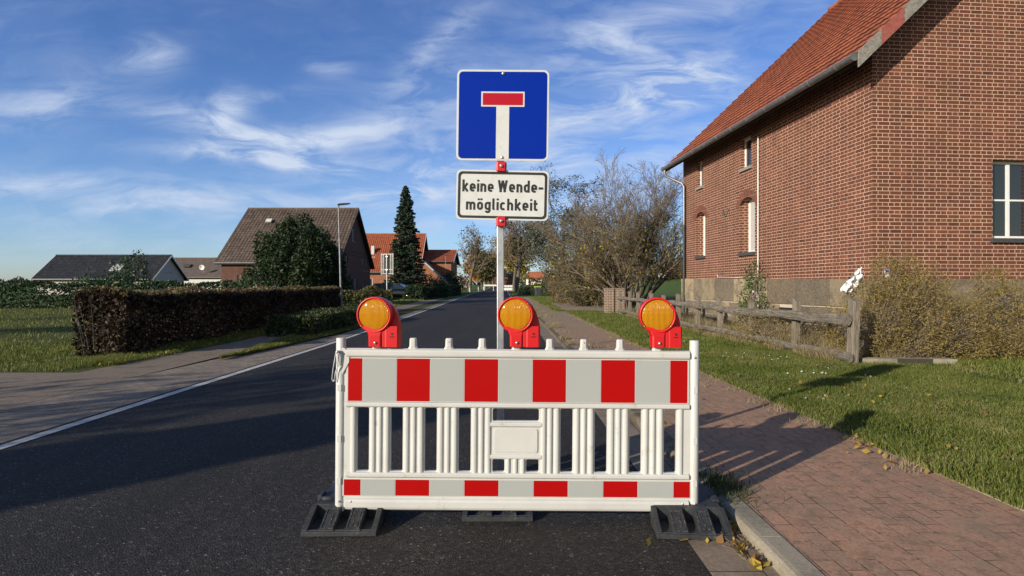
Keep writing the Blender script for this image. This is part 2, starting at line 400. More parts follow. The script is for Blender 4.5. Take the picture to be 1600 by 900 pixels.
# stroke lettering (DIN-like): each glyph = width, list of polylines in units of cap height
def arc(cx_, cy_, rx, ry, a0, a1, n=9):
    return [(cx_+rx*math.cos(R(a0+(a1-a0)*i/n)), cy_+ry*math.sin(R(a0+(a1-a0)*i/n))) for i in range(n+1)]
XH = .70; SW = .182; h_ = SW/2
def bowl(w): # closed round-rect bowl between baseline and x height
    r = w/2-h_
    return arc(w/2, XH-h_-r, r, r, 0, 180) + arc(w/2, h_+r, r, r, 180, 360) + [(w-h_, XH-h_-r)]
W0 = .50
GL = {
 'k': (.50, [[(h_,0),(h_,1)], [(h_+.02,.27),(.44,XH)], [(.18,.38),(.46,0)]]),
 'e': (W0, [[(h_,XH*.47),(W0-h_,XH*.47)] + arc(W0/2,XH-W0/2,W0/2-h_,W0/2-h_,0,180) + arc(W0/2,W0/2,W0/2-h_,W0/2-h_,180,318)]),
 'i': (.155, [[(h_,0),(h_,XH)], [(h_,.845),(h_,1.0)]]),
 'n': (W0, [[(h_,0),(h_,XH)], arc(W0/2,XH-W0/2,W0/2-h_,W0/2-h_,180,0)+[(W0-h_,0)]]),
 'W': (.84, [[(h_,1),(.27,0)],[(.22,0),(.42,.97)],[(.42,.97),(.62,0)],[(.57,0),(.84-h_,1)]]),
 'd': (W0, [bowl(W0), [(W0-h_,0),(W0-h_,1)]]),
 '-': (.40, [[(.0,.37),(.40,.37)]]),
 'm': (.78, [[(h_,0),(h_,XH)], arc(.235,XH-.235,.235-h_,.235-h_,180,0)+[(.39,0)], arc(.545,XH-.235,.235-h_,.235-h_,180,0)+[(.78-h_,0)]]),
 'ö': (W0, [bowl(W0), [(.14,.83),(.14,.98)], [(.36,.83),(.36,.98)]]),
 'g': (W0, [bowl(W0), [(W0-h_,XH),(W0-h_,-.02)]+arc(W0/2,-.02,W0/2-h_,.16,0,-160)]),
 'l': (.22, [[(h_,1),(h_,.14)]+arc(h_+.07,.14,.07,.14-h_,180,270)+[(.2,h_)]]),
 'c': (.46, [arc(W0/2,XH-W0/2,W0/2-h_,W0/2-h_,40,180)+arc(W0/2,W0/2,W0/2-h_,W0/2-h_,180,320)]),
 'h': (W0, [[(h_,0),(h_,1)], arc(W0/2,XH-W0/2,W0/2-h_,W0/2-h_,180,0)+[(W0-h_,0)]]),
 't': (.33, [[(.12,.92),(.12,.16)]+arc(.20,.16,.08,.16-h_,180,270)+[(.33,h_)], [(0,XH-h_),(.32,XH-h_)]]),
 'K': (.50, [[(h_,0),(h_,1)], [(h_,.35),(.45,1)], [(.2,.5),(.47,0)]]),
 '1': (.30, [[(.0,.72),(.2,.93),(.2,0)]]),
 '3': (.5, [arc(.24,.73,.19,.19,150,-75)+arc(.24,.28,.2,.205,75,-150)]),
 '5': (.5, [[(.44,.93),(.10,.93),(.09,.55)]+arc(.24,.31,.2,.235,120,-150)]),
 '6': (.5, [[(.38,.95),(.12,.5)]+arc(.25,.29,.18,.22,160,-200)]),
 'T': (.5, [[(0,.92),(.5,.92)], [(.25,.92),(.25,0)]]),
 ' ': (.10, []),
}
def ribbon(mb, pts, w, y):
    P = [Vector((p[0], p[1])) for p in pts]; q = [P[0]]
    for p in P[1:]:
        if (p-q[-1]).length > 1e-5: q.append(p)
    P = q; n = len(P); L = []; Rr = []
    closed = n > 3 and (P[0]-P[-1]).length < 1e-5
    for i in range(n):
        a = P[i-1] if i > 0 else (P[-2] if closed else None); b = P[i+1] if i < n-1 else (P[1] if closed else None)
        d1 = (P[i]-a).normalized() if a is not None else None; d2 = (b-P[i]).normalized() if b is not None else None
        if d1 is None: d1 = d2
        if d2 is None: d2 = d1
        t = (d1+d2)
        t = t.normalized() if t.length > 1e-4 else d1
        nrm = Vector((-t.y, t.x)); m = 1/max(.45, nrm.dot(Vector((-d1.y, d1.x))))
        L.append(P[i]+nrm*w/2*m); Rr.append(P[i]-nrm*w/2*m)
    vs = [(p.x, y, p.y) for p in L] + [(p.x, y, p.y) for p in Rr]
    mb.add(vs, [(i, i+1, n+i+1, n+i) for i in range(n-1)])
def text_mesh(mb, s, x0, z0, h, y, width=None, gap=.13, sw=None, shear=0):
    adv = sum(GL[c][0]+gap for c in s)-gap
    kx = (width/adv) if width else h
    x = x0; j = 0
    for c in s:
        w, st = GL[c]
        for pl in st:
            ribbon(mb, [(x+p[0]*kx, z0+p[1]*h) for p in pl], (sw or SW)*h, y-.00012*(j % 4)); j += 1
        x += (w+gap)*kx
    return mb

# ------------------------------------------------------------------ ground, road, paths
YS = sorted(set(GY[:-1] + [600] + [float(y) for y in range(-20, 130, 4)] + [3., 16., 36., 61., 98.] + [145, 160, 180, 250]))
def rowY(y0, y1): return [y0] + [y for y in YS if y0 < y < y1] + [y1]
def strip(name, s0, s1, y0, y1, dz, material, kind='structure', dz1=None, edge=None, parent=None):
    """a sheet following the road line between offsets s0..s1"""
    ys = rowY(y0, y1); vs = []; dz1 = dz if dz1 is None else dz1
    f0 = s0 if callable(s0) else (lambda y: s0); f1 = s1 if callable(s1) else (lambda y: s1)
    for y in ys:
        vs += [(cx(y)+f0(y), y, G(y)+dz), (cx(y)+f1(y), y, G(y)+dz1)]
    mb = MB(); mb.add(vs, [(2*i, 2*i+1, 2*i+3, 2*i+2) for i in range(len(ys)-1)])
    o = mb.build(name, material, fixn=False); tag(o, kind=kind); return o
def terrain():
    ss = [-700,-300,-150,-80,-45,-25,-15,-9,-5,-2.7, 0, 2.70, 2.98, 3.02, 5, 9, 14, 20, 30, 44, 80, 160, 350, 700]
    ys = sorted(set(YS + [45, 75, 90, 110, 170, 230, 400]))
    vs = []
    for y in ys:
        for s in ss:
            x = cx(y)+s; z = GG(x, y) if s > 3 else G(y)
            if abs(s) < 3.05 and s < 3: z -= .02
            if y >= 300 and abs(s) > 100: z += (y-300)/300*1.5
            vs.append((x, y, z))
    n = len(ss)
    MB().add(vs, [(j*n+i, j*n+i+1, (j+1)*n+i+1, (j+1)*n+i) for j in range(len(ys)-1) for i in range(n-1)]).build('ground', 'grass_ground', fixn=False)['kind'] = 'structure'
terrain()
strip('road', -2.72, 2.66, -15, 500, .004, 'asphalt')
strip('edge_line', -2.66, -2.54, -15, 300, .009, 'road_paint')
strip('edge_line', 2.50, 2.60, 48, 300, .009, 'road_paint')
strip('gutter', 2.66, 2.99, -15, 60, .007, 'gutter_slabs')
strip('roadside_setts', -3.10, -2.72, -15, 60, .006, 'edge_setts')
strip('roadside_paving', lambda y: -3.98 if y < 11 else (-3.95+min(1,(y-11)/5.5)*.85), -3.10, -15, 16.5, .006, 'verge_paving')
strip('driveway', -30, -3.95, -6, 9.2, .008, 'path_surface')
strip('path', lambda y: -5.15, lambda y: -3.95, 9.2, 60, .009, 'path_surface')
strip('pavement', 3.125, lambda y: 4.72+.0*y, -15, 60, .061, 'red_paving')
strip('grass_verge_ground', 4.72, 9, -15, 28, .075, 'grass_ground')
strip('driveway', 4.80, 8.2, 28.5, 41, .079, 'gravel')
def kerb():
    """rounded kerb stones, a real step"""
    prof = [(2.985,-.03),(2.985,.035),(2.99,.052),(3.005,.064),(3.03,.068),(3.125,.068),(3.13,.05),(3.13,-.03)]
    rng = random.Random(4); mb = MB(); y = -12.0
    while y < 60:
        y1 = y+1.0-.006; dzz = rng.uniform(-.003,.003); dxx = rng.uniform(-.003,.003); vs = []
        for yy in (y, (y+y1)/2, y1):
            vs += [(cx(yy)+p[0]+dxx, yy, G(yy)+p[1]+dzz) for p in prof]
        n = len(prof)
        mb.add(vs, [(j*n+i, j*n+i+1, (j+1)*n+i+1, (j+1)*n+i) for j in range(2) for i in range(n-1)])
        mb.add(vs[:n], [tuple(range(n))]); mb.add(vs[-n:], [tuple(range(n-1,-1,-1))])
        y += 1.0
    mb.build('kerb', 'kerb_stone')['kind'] = 'structure'
kerb()
def edging():
    mb = MB(); y = 2.0; rng = random.Random(9)
    while y < 27:
        yy = y+.98; a = rng.uniform(-.006,.006)
        vs = []
        for q in (y, yy):
            x = cx(q)+4.70+a
            vs += [(x,q,G(q)+.03),(x,q,G(q)+.068),(x+.055,q,G(q)+.068),(x+.055,q,G(q)+.03)]
        mb.add(vs, [(0,1,5,4),(1,2,6,5),(2,3,7,6),(0,3,2,1),(4,5,6,7)]); y += 1.0
    mb.build('pavement_edging', 'kerb_stone')['kind'] = 'structure'
edging()

# ------------------------------------------------------------------ road closure barrier
mottled('white_plastic', (.56,.565,.54), (.50,.50,.475), 3.5, .42, 6, .40, .72, .0006, 0, .5, dirt=((.36,.32,.25), 13, .60, .55))
def reflective(name, c, honey=.05):
    m, t, b = mat(name, c, .35, 0, .5)
    o = objco(t); f = t.noise(o, 2.2, 4, .6); s = t.noise(o, 60, 4, .7)
    cc = t.mix(t.math('MULTIPLY', f, .35), c, tuple(x*.78 for x in c)); cc = t.mix(t.ramp(s, [(.68, 0.0), (.78, .4)]), cc, tuple(x*.5 for x in c))
    t.put(b.inputs['Base Color'], cc); t.put(b.inputs['Roughness'], t.math('MULTIPLY_ADD', f, .2, .28)); b.inputs['Specular IOR Level'].default_value = .12
reflective('red_film', (.38,.004,.004)); reflective('grey_film', (.37,.39,.375))
mottled('zinc', (.42,.43,.44), (.58,.59,.60), 22, .42, 4, .4, .62, 0, .75, .5, stretch=(1,1,.5), dirt=((.25,.25,.25), 5, .55, .4))
mottled('screw_metal', (.6,.6,.58), (.75,.75,.72), 30, .3, 3, .4, .6, 0, .9)
mottled('dark_hole', (.01,.01,.01), (.02,.02,.02), 5, .9)
mottled('rubber', (.022,.024,.027), (.040,.043,.047), 22, .62, 6, .35, .7, .003, 0, .45, dirt=((.12,.115,.10), 16, .60, .55))
mottled('scuffed_rubber', (.025,.027,.03), (.12,.12,.115), 70, .8, 6, .46, .66, .003)
BP = 1/270.
def bx(px): return (px-807.0)*BP
def bz(py): return 1.36+(450.0-py)*BP
def barrier():
    yb = 3.34
    r = empty('road_barrier', (bx(807)+ (807-800)*BP, yb, 0), 0,
              'white plastic road barrier with red and grey reflective bands closing the road', 'barrier')
    r.rotation_euler = (0, R(.42), 0)
    # after rotation the middle keeps its height; shift so the pivot (z=0) is over the centre
    slots = [(557,576),(609.7,628.6),(662.8,681.7),(715.6,734.7),(874.6,893.8),(928,947.3),(982,1001),(1036,1055.3)]
    out = [(bx(533), bz(797.5)), (bx(1084), bz(797.5)), (bx(1084), bz(546)), (bx(533), bz(546))]
    holes = [list(reversed(rrect(bx(a), bx(b), bz(737), bz(638), .009))) for a, b in slots]
    holes += [list(reversed(rrect(bx(a), bx(b), bz(y1), bz(y0), .009))) for a, b, y0, y1 in
              [(769,841,638.5,657.5),(769,787.5,717.5,737),(821.5,841,717.5,737)]]
    me = slab_mesh('panel', [out]+holes, .030, .004)
    mesh_obj(me, 'panel', 'white_plastic', r)
    mb = MB()
    Y = -.015
    def hrail(z0, z1, d=.017, x0=541, x1=1074, a=.006):
        zz = sorted((bz(z0), bz(z1))); h = zz[1]-zz[0]
        prof = [(Y+.004, zz[0]), (Y-d*.75, zz[0]+h*.12), (Y-d, zz[0]+h*.3), (Y-d, zz[1]-h*.3), (Y-d*.75, zz[1]-h*.12), (Y+.004, zz[1])]
        mb.prism(prof, bx(x0), bx(x1), 'x', smooth=False)
        prof2 = [(-p[0], p[1]) for p in prof]; mb.prism(prof2, bx(x0), bx(x1), 'x')
    hrail(546,560); hrail(628.5,637.5); hrail(737.5,747); hrail(778,797.5)
    hrail(658.5,667,.012,765,845); hrail(709,717,.012,765,845)
    def vrib(x, z0, z1, w=9.0, d=.013):
        prof = [(bx(x)+w/2*BP*math.cos(R(180*i/6)), Y+.002-d*math.sin(R(180*i/6))) for i in range(7)]
        mb.prism(prof, bz(z1), bz(z0), 'z', smooth=False)
        mb.prism([(p[0], -p[1]) for p in prof], bz(z1), bz(z0), 'z')
    edges = [(576,609.7),(628.6,662.8),(681.7,715.6),(734.7,768),(842,874.6),(893.8,928),(947.3,982),(1001,1036)]
    for a, b in edges:
        vrib(a+6, 636, 739); vrib((a+b)/2, 636, 739, 8); vrib(b-6, 636, 739)
    vrib(551.5, 636, 739); vrib(1061, 636, 739)
    for x in (793, 804.5, 816): vrib(x, 715, 739, 7.5)
    mb.build('ribs', 'white_plastic', r, bevel=.0022, seg=2)
    # raised label field in the middle of the panel
    me = slab_mesh('label_field', [rrect(bx(771), bx(839), bz(706.5), bz(669.5), .012)], .006, .002)
    mesh_obj(me, 'label_field', 'white_plastic', r, (0, -.018, 0))
    # sloping shoulders behind the film
    for nm, z0, z1, x0, x1, cells in (
        ('upper', 629, 559.5, 539, 1078, [(542.8,565.6,1),(565.6,618.6,0),(618.6,670.9,1),(670.9,724,0),(724,777,1),(777,830,0),(830,882.6,1),(882.6,936.4,0),(936.4,989.9,1),(989.9,1044,0),(1044,1071.7,1)]),
        ('lower', 776, 748, 535, 1079, [(537.4,564,1),(564,617.6,0),(617.6,670.9,1),(670.9,725,0),(725,778.7,1),(778.7,832.7,0),(832.7,886.5,1),(886.5,941,0),(941,995,1),(995,1050.4,0),(1050.4,1076.7,1)])):
        c0, c1 = cells[0][0], cells[-1][1]
        mesh_obj(slab_mesh('band_bed', [rrect(bx(c0-2.5), bx(c1+2.5), bz(z0-.4), bz(z1+.2), .006)], .008, .002), 'band_bed', 'white_plastic', r, (0,-.016,0))
        for a, b, red in cells:
            m = MB(); g = .45
            m.box(bx(a+g), bx(b-g), -.0212, -.019, bz(z0-1.6), bz(z1+1.6))
            o = m.build('red_film' if red else 'grey_film', 'red_film' if red else 'grey_film', r)
            o['label'] = f'{"red" if red else "grey"} reflective film of the {nm} band'
    # round end posts with feet and clip
    for x, top, bot, side in ((530.5, 530, 800.5, -1), (1083.5, 530, 800.5, 1)):
        m = MB(); m.tube([(bx(x),0,bz(bot)),(bx(x),0,bz(bot)+.004),(bx(x),0,bz(top)-.004),(bx(x),0,bz(top))], [.024,.0275,.0275,.0245], 20)
        for zz in (607, 686, 752):
            m.box(bx(x-3)+0, bx(x+3), -.031, -.02, bz(zz+5), bz(zz-5))
        m.build('post', 'white_plastic', r, bevel=.001)
        for (qx, qz, rr) in ((x, 783, .0055), (x-1, 794, .0065), (x-side*19, 783, .0055), (x-side*2, 556, .0065)):
            sc = MB(); sc.lathe([(0,-.036),(rr*.5,-.036),(rr,-.034),(rr,-.02)], 12, (bx(qx),0,bz(qz))); sc.build('screw', 'screw_metal', r)
    # shoulder gusset at the left post + the wire latch
    mb = MB(); mb.prism([(bx(537),bz(545)),(bx(545),bz(552)),(bx(545),bz(567)),(bx(535),bz(585)),(bx(533),bz(585)),(bx(533),bz(545))], -.025, .02, 'y'); mb.build('gusset', 'white_plastic', r, bevel=.003)
    lt = [(526,550),(521.5,577),(519.8,592),(521,596.5),(523.3,596),(524.2,589),(525.8,580),(530,573),(531.6,562),(532.4,552.5),(530.6,549),(528,548.5),(526,550)]
    m = MB(); m.tube([(bx(a), -.040, bz(b)) for i,(a,b) in enumerate(lt)], .0030, 7, cap=False)
    m.tube([(bx(a), -.045, bz(b)) for a,b in [(526.8,570),(527.8,555),(528.6,553),(529.6,555),(529,566)]], .0022, 6)
    m.lathe([(0,-.055),(.006,-.055),(.008,-.05),(.008,-.02)], 12, (bx(528.5),0,bz(551)))
    m.build('latch', 'zinc', r)
    # pegs along the top rail
    for px_ in (587,643.5,699.5,751.5,804.8,857,910.3,967,1024.5):
        m = MB(); x = bx(px_)
        def ring(w, d, z): return [(x-w,-d*.5,z),(x-w*.5,-d,z),(x+w*.5,-d,z),(x+w,-d*.5,z),(x+w,d*.5,z),(x+w*.5,d,z),(x-w*.5,d,z),(x-w,d*.5,z)]
        lv = [(.030,.014,547.2),(.030,.014,546.4),(.0215,.018,542),(.0205,.0175,531.5),(.0165,.0145,529.3)]
        vs = sum([ring(w,d,bz(z)) for w,d,z in lv], [])
        m.add(vs, [(j*8+i, j*8+(i+1)%8, (j+1)*8+(i+1)%8, (j+1)*8+i) for j in range(4) for i in range(8)] + [tuple(range(32,40))])
        if px_ in (699.5, 910.3): pass
        o = m.build('peg', 'white_plastic', r, bevel=.0018)
        if px_ in (699.5, 910.3):
            MB().lathe([(0,-.0187),(.003,-.0187),(.003,-.012)], 10, (x+.002,0,bz(535))).build('hole', 'dark_hole', o)
    return r
BAR = barrier()

# ------------------------------------------------------------------ warning lights
def lamp_mats():
    m, t, b = mat('red_housing', (.60,.010,.012), .40, 0, .5)
    f = t.noise(objco(t), 9, 5, .65)
    t.put(b.inputs['Base Color'], t.mix(t.ramp(f, [(.45, 0.0), (.75, .35)]), (.58,.008,.011), (.44,.02,.02)))
    m, t, b = mat('amber_lens', (.90,.40,.015), .10, 0, .6)
    o = t.node('ShaderNodeTexCoord').outputs['Object']; x, y, z = t.sep(o)
    lines = t.math('SINE', t.math('MULTIPLY', x, 2*math.pi/.0068))
    z2 = t.math('SINE', t.math('MULTIPLY', z, 2*math.pi/.030))
    n = t.noise(o, 26, 3, .6)
    bump(t, b, t.math('ADD', t.math('MULTIPLY', lines, .75), t.math('ADD', t.math('MULTIPLY', z2, .08), t.math('MULTIPLY', n, .8))), .0032, 1.0)
    b.inputs['Transmission Weight'].default_value = .35; b.inputs['IOR'].default_value = 1.35
    b.inputs['Coat Weight'].default_value = .25; b.inputs['Coat Roughness'].default_value = .08
    m, t, b = mat('reflector', (.88,.80,.62), .22, 1.0, .5)
    n = t.node('ShaderNodeTexVoronoi'); t.put(n.inputs['Vector'], objco(t)); n.inputs['Scale'].default_value = 65
    bump(t, b, n.outputs['Distance'], .004, .8)
    mottled('bulb_glass', (.8,.6,.3), (.9,.7,.4), 10, .1)
    mottled('black_print', (.02,.01,.01), (.05,.015,.015), 40, .6)
lamp_mats()
def make_light():
    r = empty('warning_light', (0,0,0))
    M = Matrix.Rotation(R(-7), 4, 'Z')     # head looks slightly to the left
    # ring head: short barrel, open at the front
    m = MB(); m.lathe([(.0915,-.040),(.093,-.046),(.099,-.047),(.1025,-.043),(.1035,-.034),(.1035,.020),(.097,.034),(.085,.040),(0,.042)], 56, (0,0,.155), M=M)
    m.lathe([(.0915,-.040),(.0915,-.020),(.090,.010),(0,.012)], 48, (0,0,.155), M=M)
    m.build('lamp_head', 'red_housing', r)
    rf = MB(); rf.lathe([(.088,-.026),(.075,-.012),(.055,.0),(.03,.008),(.012,.010),(0,.010)], 40, (0,0,.155), M=M); rf.build('reflector', 'reflector', r)
    bl = MB(); bl.lathe([(0,-.022),(.006,-.021),(.009,-.014),(.009,.0)], 14, (0,0,.155), M=M); bl.build('bulb', 'bulb_glass', r)
    ln = MB(); R_ = .0905
    prof = [(0.0001,-.052)] + [(R_*math.sin(a), -.036-.016*math.cos(a)*1.0) for a in [math.pi/2*i/10 for i in range(1,11)]]
    prof += [(R_,-.034),(R_-.004,-.034)] + [((R_-.004)*math.sin(a), -.033-.014*math.cos(a)) for a in [math.pi/2*i/8 for i in range(7,0,-1)]] + [(0.0001,-.047)]
    ln.lathe(prof, 56); o = ln.build('lens', 'amber_lens', r, loc=(0,0,.155)); o.rotation_euler = (0,0,R(-7))
    # neck: tapering from the ring to the sleeve over the peg
    m = MB(); vs = []
    lv = [(-.035,.038,-.047,.022,-.028),(-.036,.039,-.047,.022,.035),(-.046,.046,-.045,.024,.062),(-.078,.076,-.040,.026,.088)]
    for x0,x1,y0,y1,z in lv: vs += [(x0,y0+.006,z),(x0+.009,y0,z),(x1-.009,y0,z),(x1,y0+.006,z),(x1,y1,z),(x0,y1,z)]
    m.add(vs, [(j*6+i, j*6+(i+1)%6, (j+1)*6+(i+1)%6, (j+1)*6+i) for j in range(3) for i in range(6)] + [(5,4,3,2,1,0), tuple(range(18,24))])
    m.build('neck', 'red_housing', r, bevel=.002)
    # battery case to the right with a fin sweeping up to the head
    m = MB(); m.prism([(.040,-.034),(.066,-.043),(.128,-.043),(.139,-.034),(.139,.055),(.040,.055)], -.030, .090, 'z')
    m.box(.042,.066,-.0405,.0,-.0295,.088)
    m.build('battery_case', 'red_housing', r, bevel=.003)
    m = MB(); vs = []
    fin = [(.137,.088),(.132,.125),(.116,.170),(.096,.205),(.070,.232),(.03,.25),(-.01,.2),(.02,.12),(.06,.088)]
    m.prism(fin, -.004, .048, 'y'); m.build('fin', 'red_housing', r, bevel=.008, seg=3)
    m = MB(); m.lathe([(0,-.058),(.004,-.058),(.0075,-.055),(.0085,-.049),(.0085,-.04)], 14, (.004,0,-.004)); m.build('bolt', 'screw_metal', r)
    for a in (40, 220, 320):
        m = MB(); m.lathe([(0,-.0515),(.0028,-.051),(.0034,-.0465)], 10, (.0965*math.cos(R(a)),0,.155+.0965*math.sin(R(a))), M=M); m.build('screw', 'screw_metal', r)
    e = MB(); yy = -.0438
    e.prism([(.096,.040),(.107,.037),(.106,.046),(.111,.050),(.094,.052),(.091,.047),(.097,.046)], yy, yy+.002, 'y')
    for i in range(6): e.box(.0865+i*.0048, .0902+i*.0048, yy, yy+.002, .0255, .0315)
    e.build('emblem', 'black_print', r)
    return r
L0 = make_light()
for i, (px_, zc, lab) in enumerate([(587.6, 491.5, 'amber warning light in red housing on the barrier end nearest the wire latch'),
                               (806.3, 491.5, 'amber warning light in red housing at mid barrier beside the sign pole'),
                               (1026.5, 492.5, 'amber warning light in red housing on the barrier end in front of the wooden fence')]):
    o = L0 if i == 0 else copy_tree(L0)
    o.location = (bx(px_)+(807-800)*BP, 3.34, bz(zc)-.155 + 0.0)
    tag(o, lab, 'warning light', 'warning lights on the barrier')

# ------------------------------------------------------------------ rubber feet
def make_foot(txt_flip=False):
    r = empty('barrier_foot', (0,0,0))
    w, L, H = .205, .80, .105
    prof = [(0,0),(0,.026),(.205,H),(L-.205,H),(L,.026),(L,0)]
    m = MB()
    # body built from ribs so the three wells at each end are real
    def topz(y): return float(np.interp(y, [0,.205,L-.205,L], [.026,H,H,.026]))
    m.box(-w, w, .0, .018, 0, .026); m.box(-w, w, L-.018, L, 0, .026)
    ribs = [(-w,-w+.035),(-.105,-.028),(.028,.105),(w-.035,w)]
    cols = [(-w,-w+.030),(-.112,-.030),(.030,.112),(w-.030,w)]
    for (a, b) in cols:
        for (y0, y1) in ((.012,.205),(L-.205,L-.012)):
            m.add([(a,y0,.004),(b,y0,.004),(b,y1,.004),(a,y1,.004),(a,y0,topz(y0)),(b,y0,topz(y0)),(b,y1,topz(y1)),(a,y1,topz(y1))],
                  [(0,3,2,1),(4,5,6,7),(0,1,5,4),(1,2,6,5),(2,3,7,6),(3,0,4,7)])
    # sloping wells floor
    for (y0, y1, s) in ((.012,.205,1),(L-.205,L-.012,-1)):
        za, zb = (.012, .03) if s > 0 else (.03, .012)
        m.add([(-w+.02,y0,.006),(w-.02,y0,.006),(w-.02,y1,.006),(-w+.02,y1,.006),(-w+.02,y0,za),(w-.02,y0,za),(w-.02,y1,zb),(-w+.02,y1,zb)],
              [(0,3,2,1),(4,5,6,7),(0,1,5,4),(1,2,6,5),(2,3,7,6),(3,0,4,7)])
    m.box(-w+.014, w-.014, .200, L-.200, .002, H)
    # little gusset webs inside each well
    for cxx in (-.143, .0, .143):
        for y0, y1 in ((.012,.12),):
            m.add([(cxx-.034,.02,.012),(cxx+.034,.02,.012),(cxx+.034,.075,.012),(cxx-.034,.02,.030),(cxx+.034,.02,.030)], [(0,1,2),(3,4,2),(0,3,2),(1,2,4),(0,1,4,3)])
    m.build('body', 'rubber', r, bevel=.004, seg=2)
    # worn raised panels with moulded characters on the two slopes
    sl = math.atan2(H-.026, .205); T = Matrix.Rotation(sl, 4, 'X'); 
    for c, s1, s2 in ((-.071, '1', 'T'), (.071, 'K1', '36')):
        p = MB(); q = MB()
        for (a,b,c0,c1) in ((c-.034,c+.034,.022,.026),(c-.034,c+.034,.174,.178),(c-.034,c-.030,.026,.174),(c+.030,c+.034,.026,.174)):
            p.box(a,b,c0,c1,.0,.0035, Matrix.Translation((0,0,.026)) @ T)
        t = MB()
        if s1 == 'K1':
            text_mesh(t, s1, c-.022, .115, .045, 0, width=.044, sw=.13); text_mesh(t, s2, c-.022, .040, .045, 0, width=.044, sw=.13)
        else:
            text_mesh(t, '1', c-.010, .055, .085, 0, width=.026, sw=.10)
        # lay the strokes on the slope as thin raised bars
        vs = [Vector((v[0], v[2], .0022 + v[1]*0)) for v in t.v]; n = len(vs)
        top = [Matrix.Translation((0,0,.026)) @ T @ Vector((v.x, v.y, .0032)) for v in vs]; bot = [Matrix.Translation((0,0,.026)) @ T @ Vector((v.x, v.y, .0)) for v in vs]
        q.add(top, t.f); 
        for f in t.f:
            for i in range(4):
                a, b = f[i], f[(i+1)%4]; q.add([bot[a],bot[b],top[b],top[a]], [(0,1,2,3)])
        p.build('raised_frame', 'scuffed_rubber', r); q.build('moulded_characters', 'scuffed_rubber', r)
    s = MB()
    s.tube([(-.17,.285,H+.002),(-.15,.27,H+.004),(-.12,.27,H+.004),(-.09,.285,H+.002)], [.012,.017,.015,.008], 8)
    s.build('grip', 'rubber', r, bevel=.004)
    for q in ((-.205,-.18,.29,.38,.05,.122), (.165,.205,.29,.38,.05,.114)): s = MB(); s.box(*q); s.build('lug', 'rubber', r, bevel=.004)
    h = MB(); h.prism([(-.03,.245),(.03,.245),(.03,.29),(-.03,.29)], H-.001, H+.0016, 'z'); h.build('post_slot', 'dark_hole', r); h = MB(); h.prism([(.085,.235),(.115,.235),(.115,.25),(.085,.25)], H-.001, H+.0016, 'z')
    h.build('post_slot', 'dark_hole', r)
    return r
F0 = make_foot()
for i, (x, y, rz, lab) in enumerate([(-.945, 3.135, 1.0, 'black rubber foot plate under the barrier post with the wire latch, on open asphalt'),
                                 (-.083, 3.335, 0.5, 'black rubber foot plate under the barrier middle carrying the sign pole'),
                                 (.985, 3.085, -4.0, 'black rubber foot plate at the kerb next to the fallen leaves')]):
    o = F0 if i == 0 else copy_tree(F0)
    o.location = (x, y, .006 if i < 2 else .009); o.rotation_euler = (0,0,R(rz)); tag(o, lab, 'foot plate', 'rubber foot plates of the barrier')

# ------------------------------------------------------------------ sign pole and its two signs
mottled('sign_white', (.58,.60,.585), (.50,.52,.50), 14, .35, 6, .45, .8, dirt=((.35,.33,.28), 40, .62, .45))
reflective('sign_blue', (.0004,.022,.30), 0); reflective('sign_red', (.42,.012,.028))
mottled('sign_black', (.02,.02,.02), (.03,.03,.03), 20, .4)
mottled('sign_back', (.35,.35,.36), (.45,.45,.46), 12, .45, 4, .4, .6, 0, .7)
mottled('clamp_red', (.55,.012,.02), (.45,.02,.03), 30, .4)
def pole():
    r = empty('sign_pole', (-.076, 3.79, 0), 0, 'galvanised square steel pole standing in the middle foot plate, holding both signs', 'pole')
    m = MB(); m.box(-.0225,.0225,-.0225,.0225,.03,2.755); m.build('pole', 'zinc', r, bevel=.004)
    h = MB()
    for i in range(24):
        z = .35+i*.1
        h.lathe([(0,-.0229),(.0045,-.0229),(.0045,-.020)], 10, (0,0,z))
    m = MB(); m.box(-.024,.024,-.024,.024,2.755,2.765); m.build('cap', 'sign_black', r)
    return r
pole()
def sign_board(name, w, h, loc, rot, lab):
    r = empty(name, loc, 0, lab, 'traffic sign'); r.rotation_euler = (0, R(rot), R(-1.0))
    me = slab_mesh('plate', [rrect(-w/2, w/2, -h/2, h/2, .036 if h > .5 else .030)], .004, .0008)
    mesh_obj(me, 'plate', 'sign_white', r)
    me = slab_mesh('back', [rrect(-w/2+.004, w/2-.004, -h/2+.004, h/2-.004, .03)], .006, .001)
    mesh_obj(me, 'back', 'sign_back', r, (0,.0055,0))
    return r
s1 = sign_board('dead_end_sign', .600, .592, (-.0605, 3.752, 2.485), .75, 'square blue dead end sign with white stem and red bar')
mesh_obj(slab_mesh('blue_field', [rrect(-.287,.287,-.283,.283,.026)], .001), 'blue_field', 'sign_blue', s1, (0,-.0028,0))
m = MB(); m.box(-.042,.042,-.0043,-.0036,-.286,.055); m.box(-.141,.141,-.0043,-.0036,.055,.153); m.build('white_stem', 'sign_white', s1)
m = MB(); m.box(-.131,.131,-.0050,-.0044,.065,.143); m.build('red_bar', 'sign_red', s1)
for z in (.270,-.275): m = MB(); m.lathe([(0,-.012),(.006,-.012),(.010,-.008),(.011,-.003)], 12, (0,0,z)); m.build('bolt', 'screw_metal', s1)
s2 = sign_board('supplementary_sign', .600, .325, (-.0630, 3.752, 1.964), 1.3, 'white rectangular sign with black border reading keine Wendemöglichkeit, below the blue sign')
mesh_obj(slab_mesh('border', [rrect(-.290,.290,-.1515,.1515,.028), list(reversed(rrect(-.274,.274,-.1355,.1355,.018)))], .001), 'border', 'sign_black', s2, (0,-.0028,0))
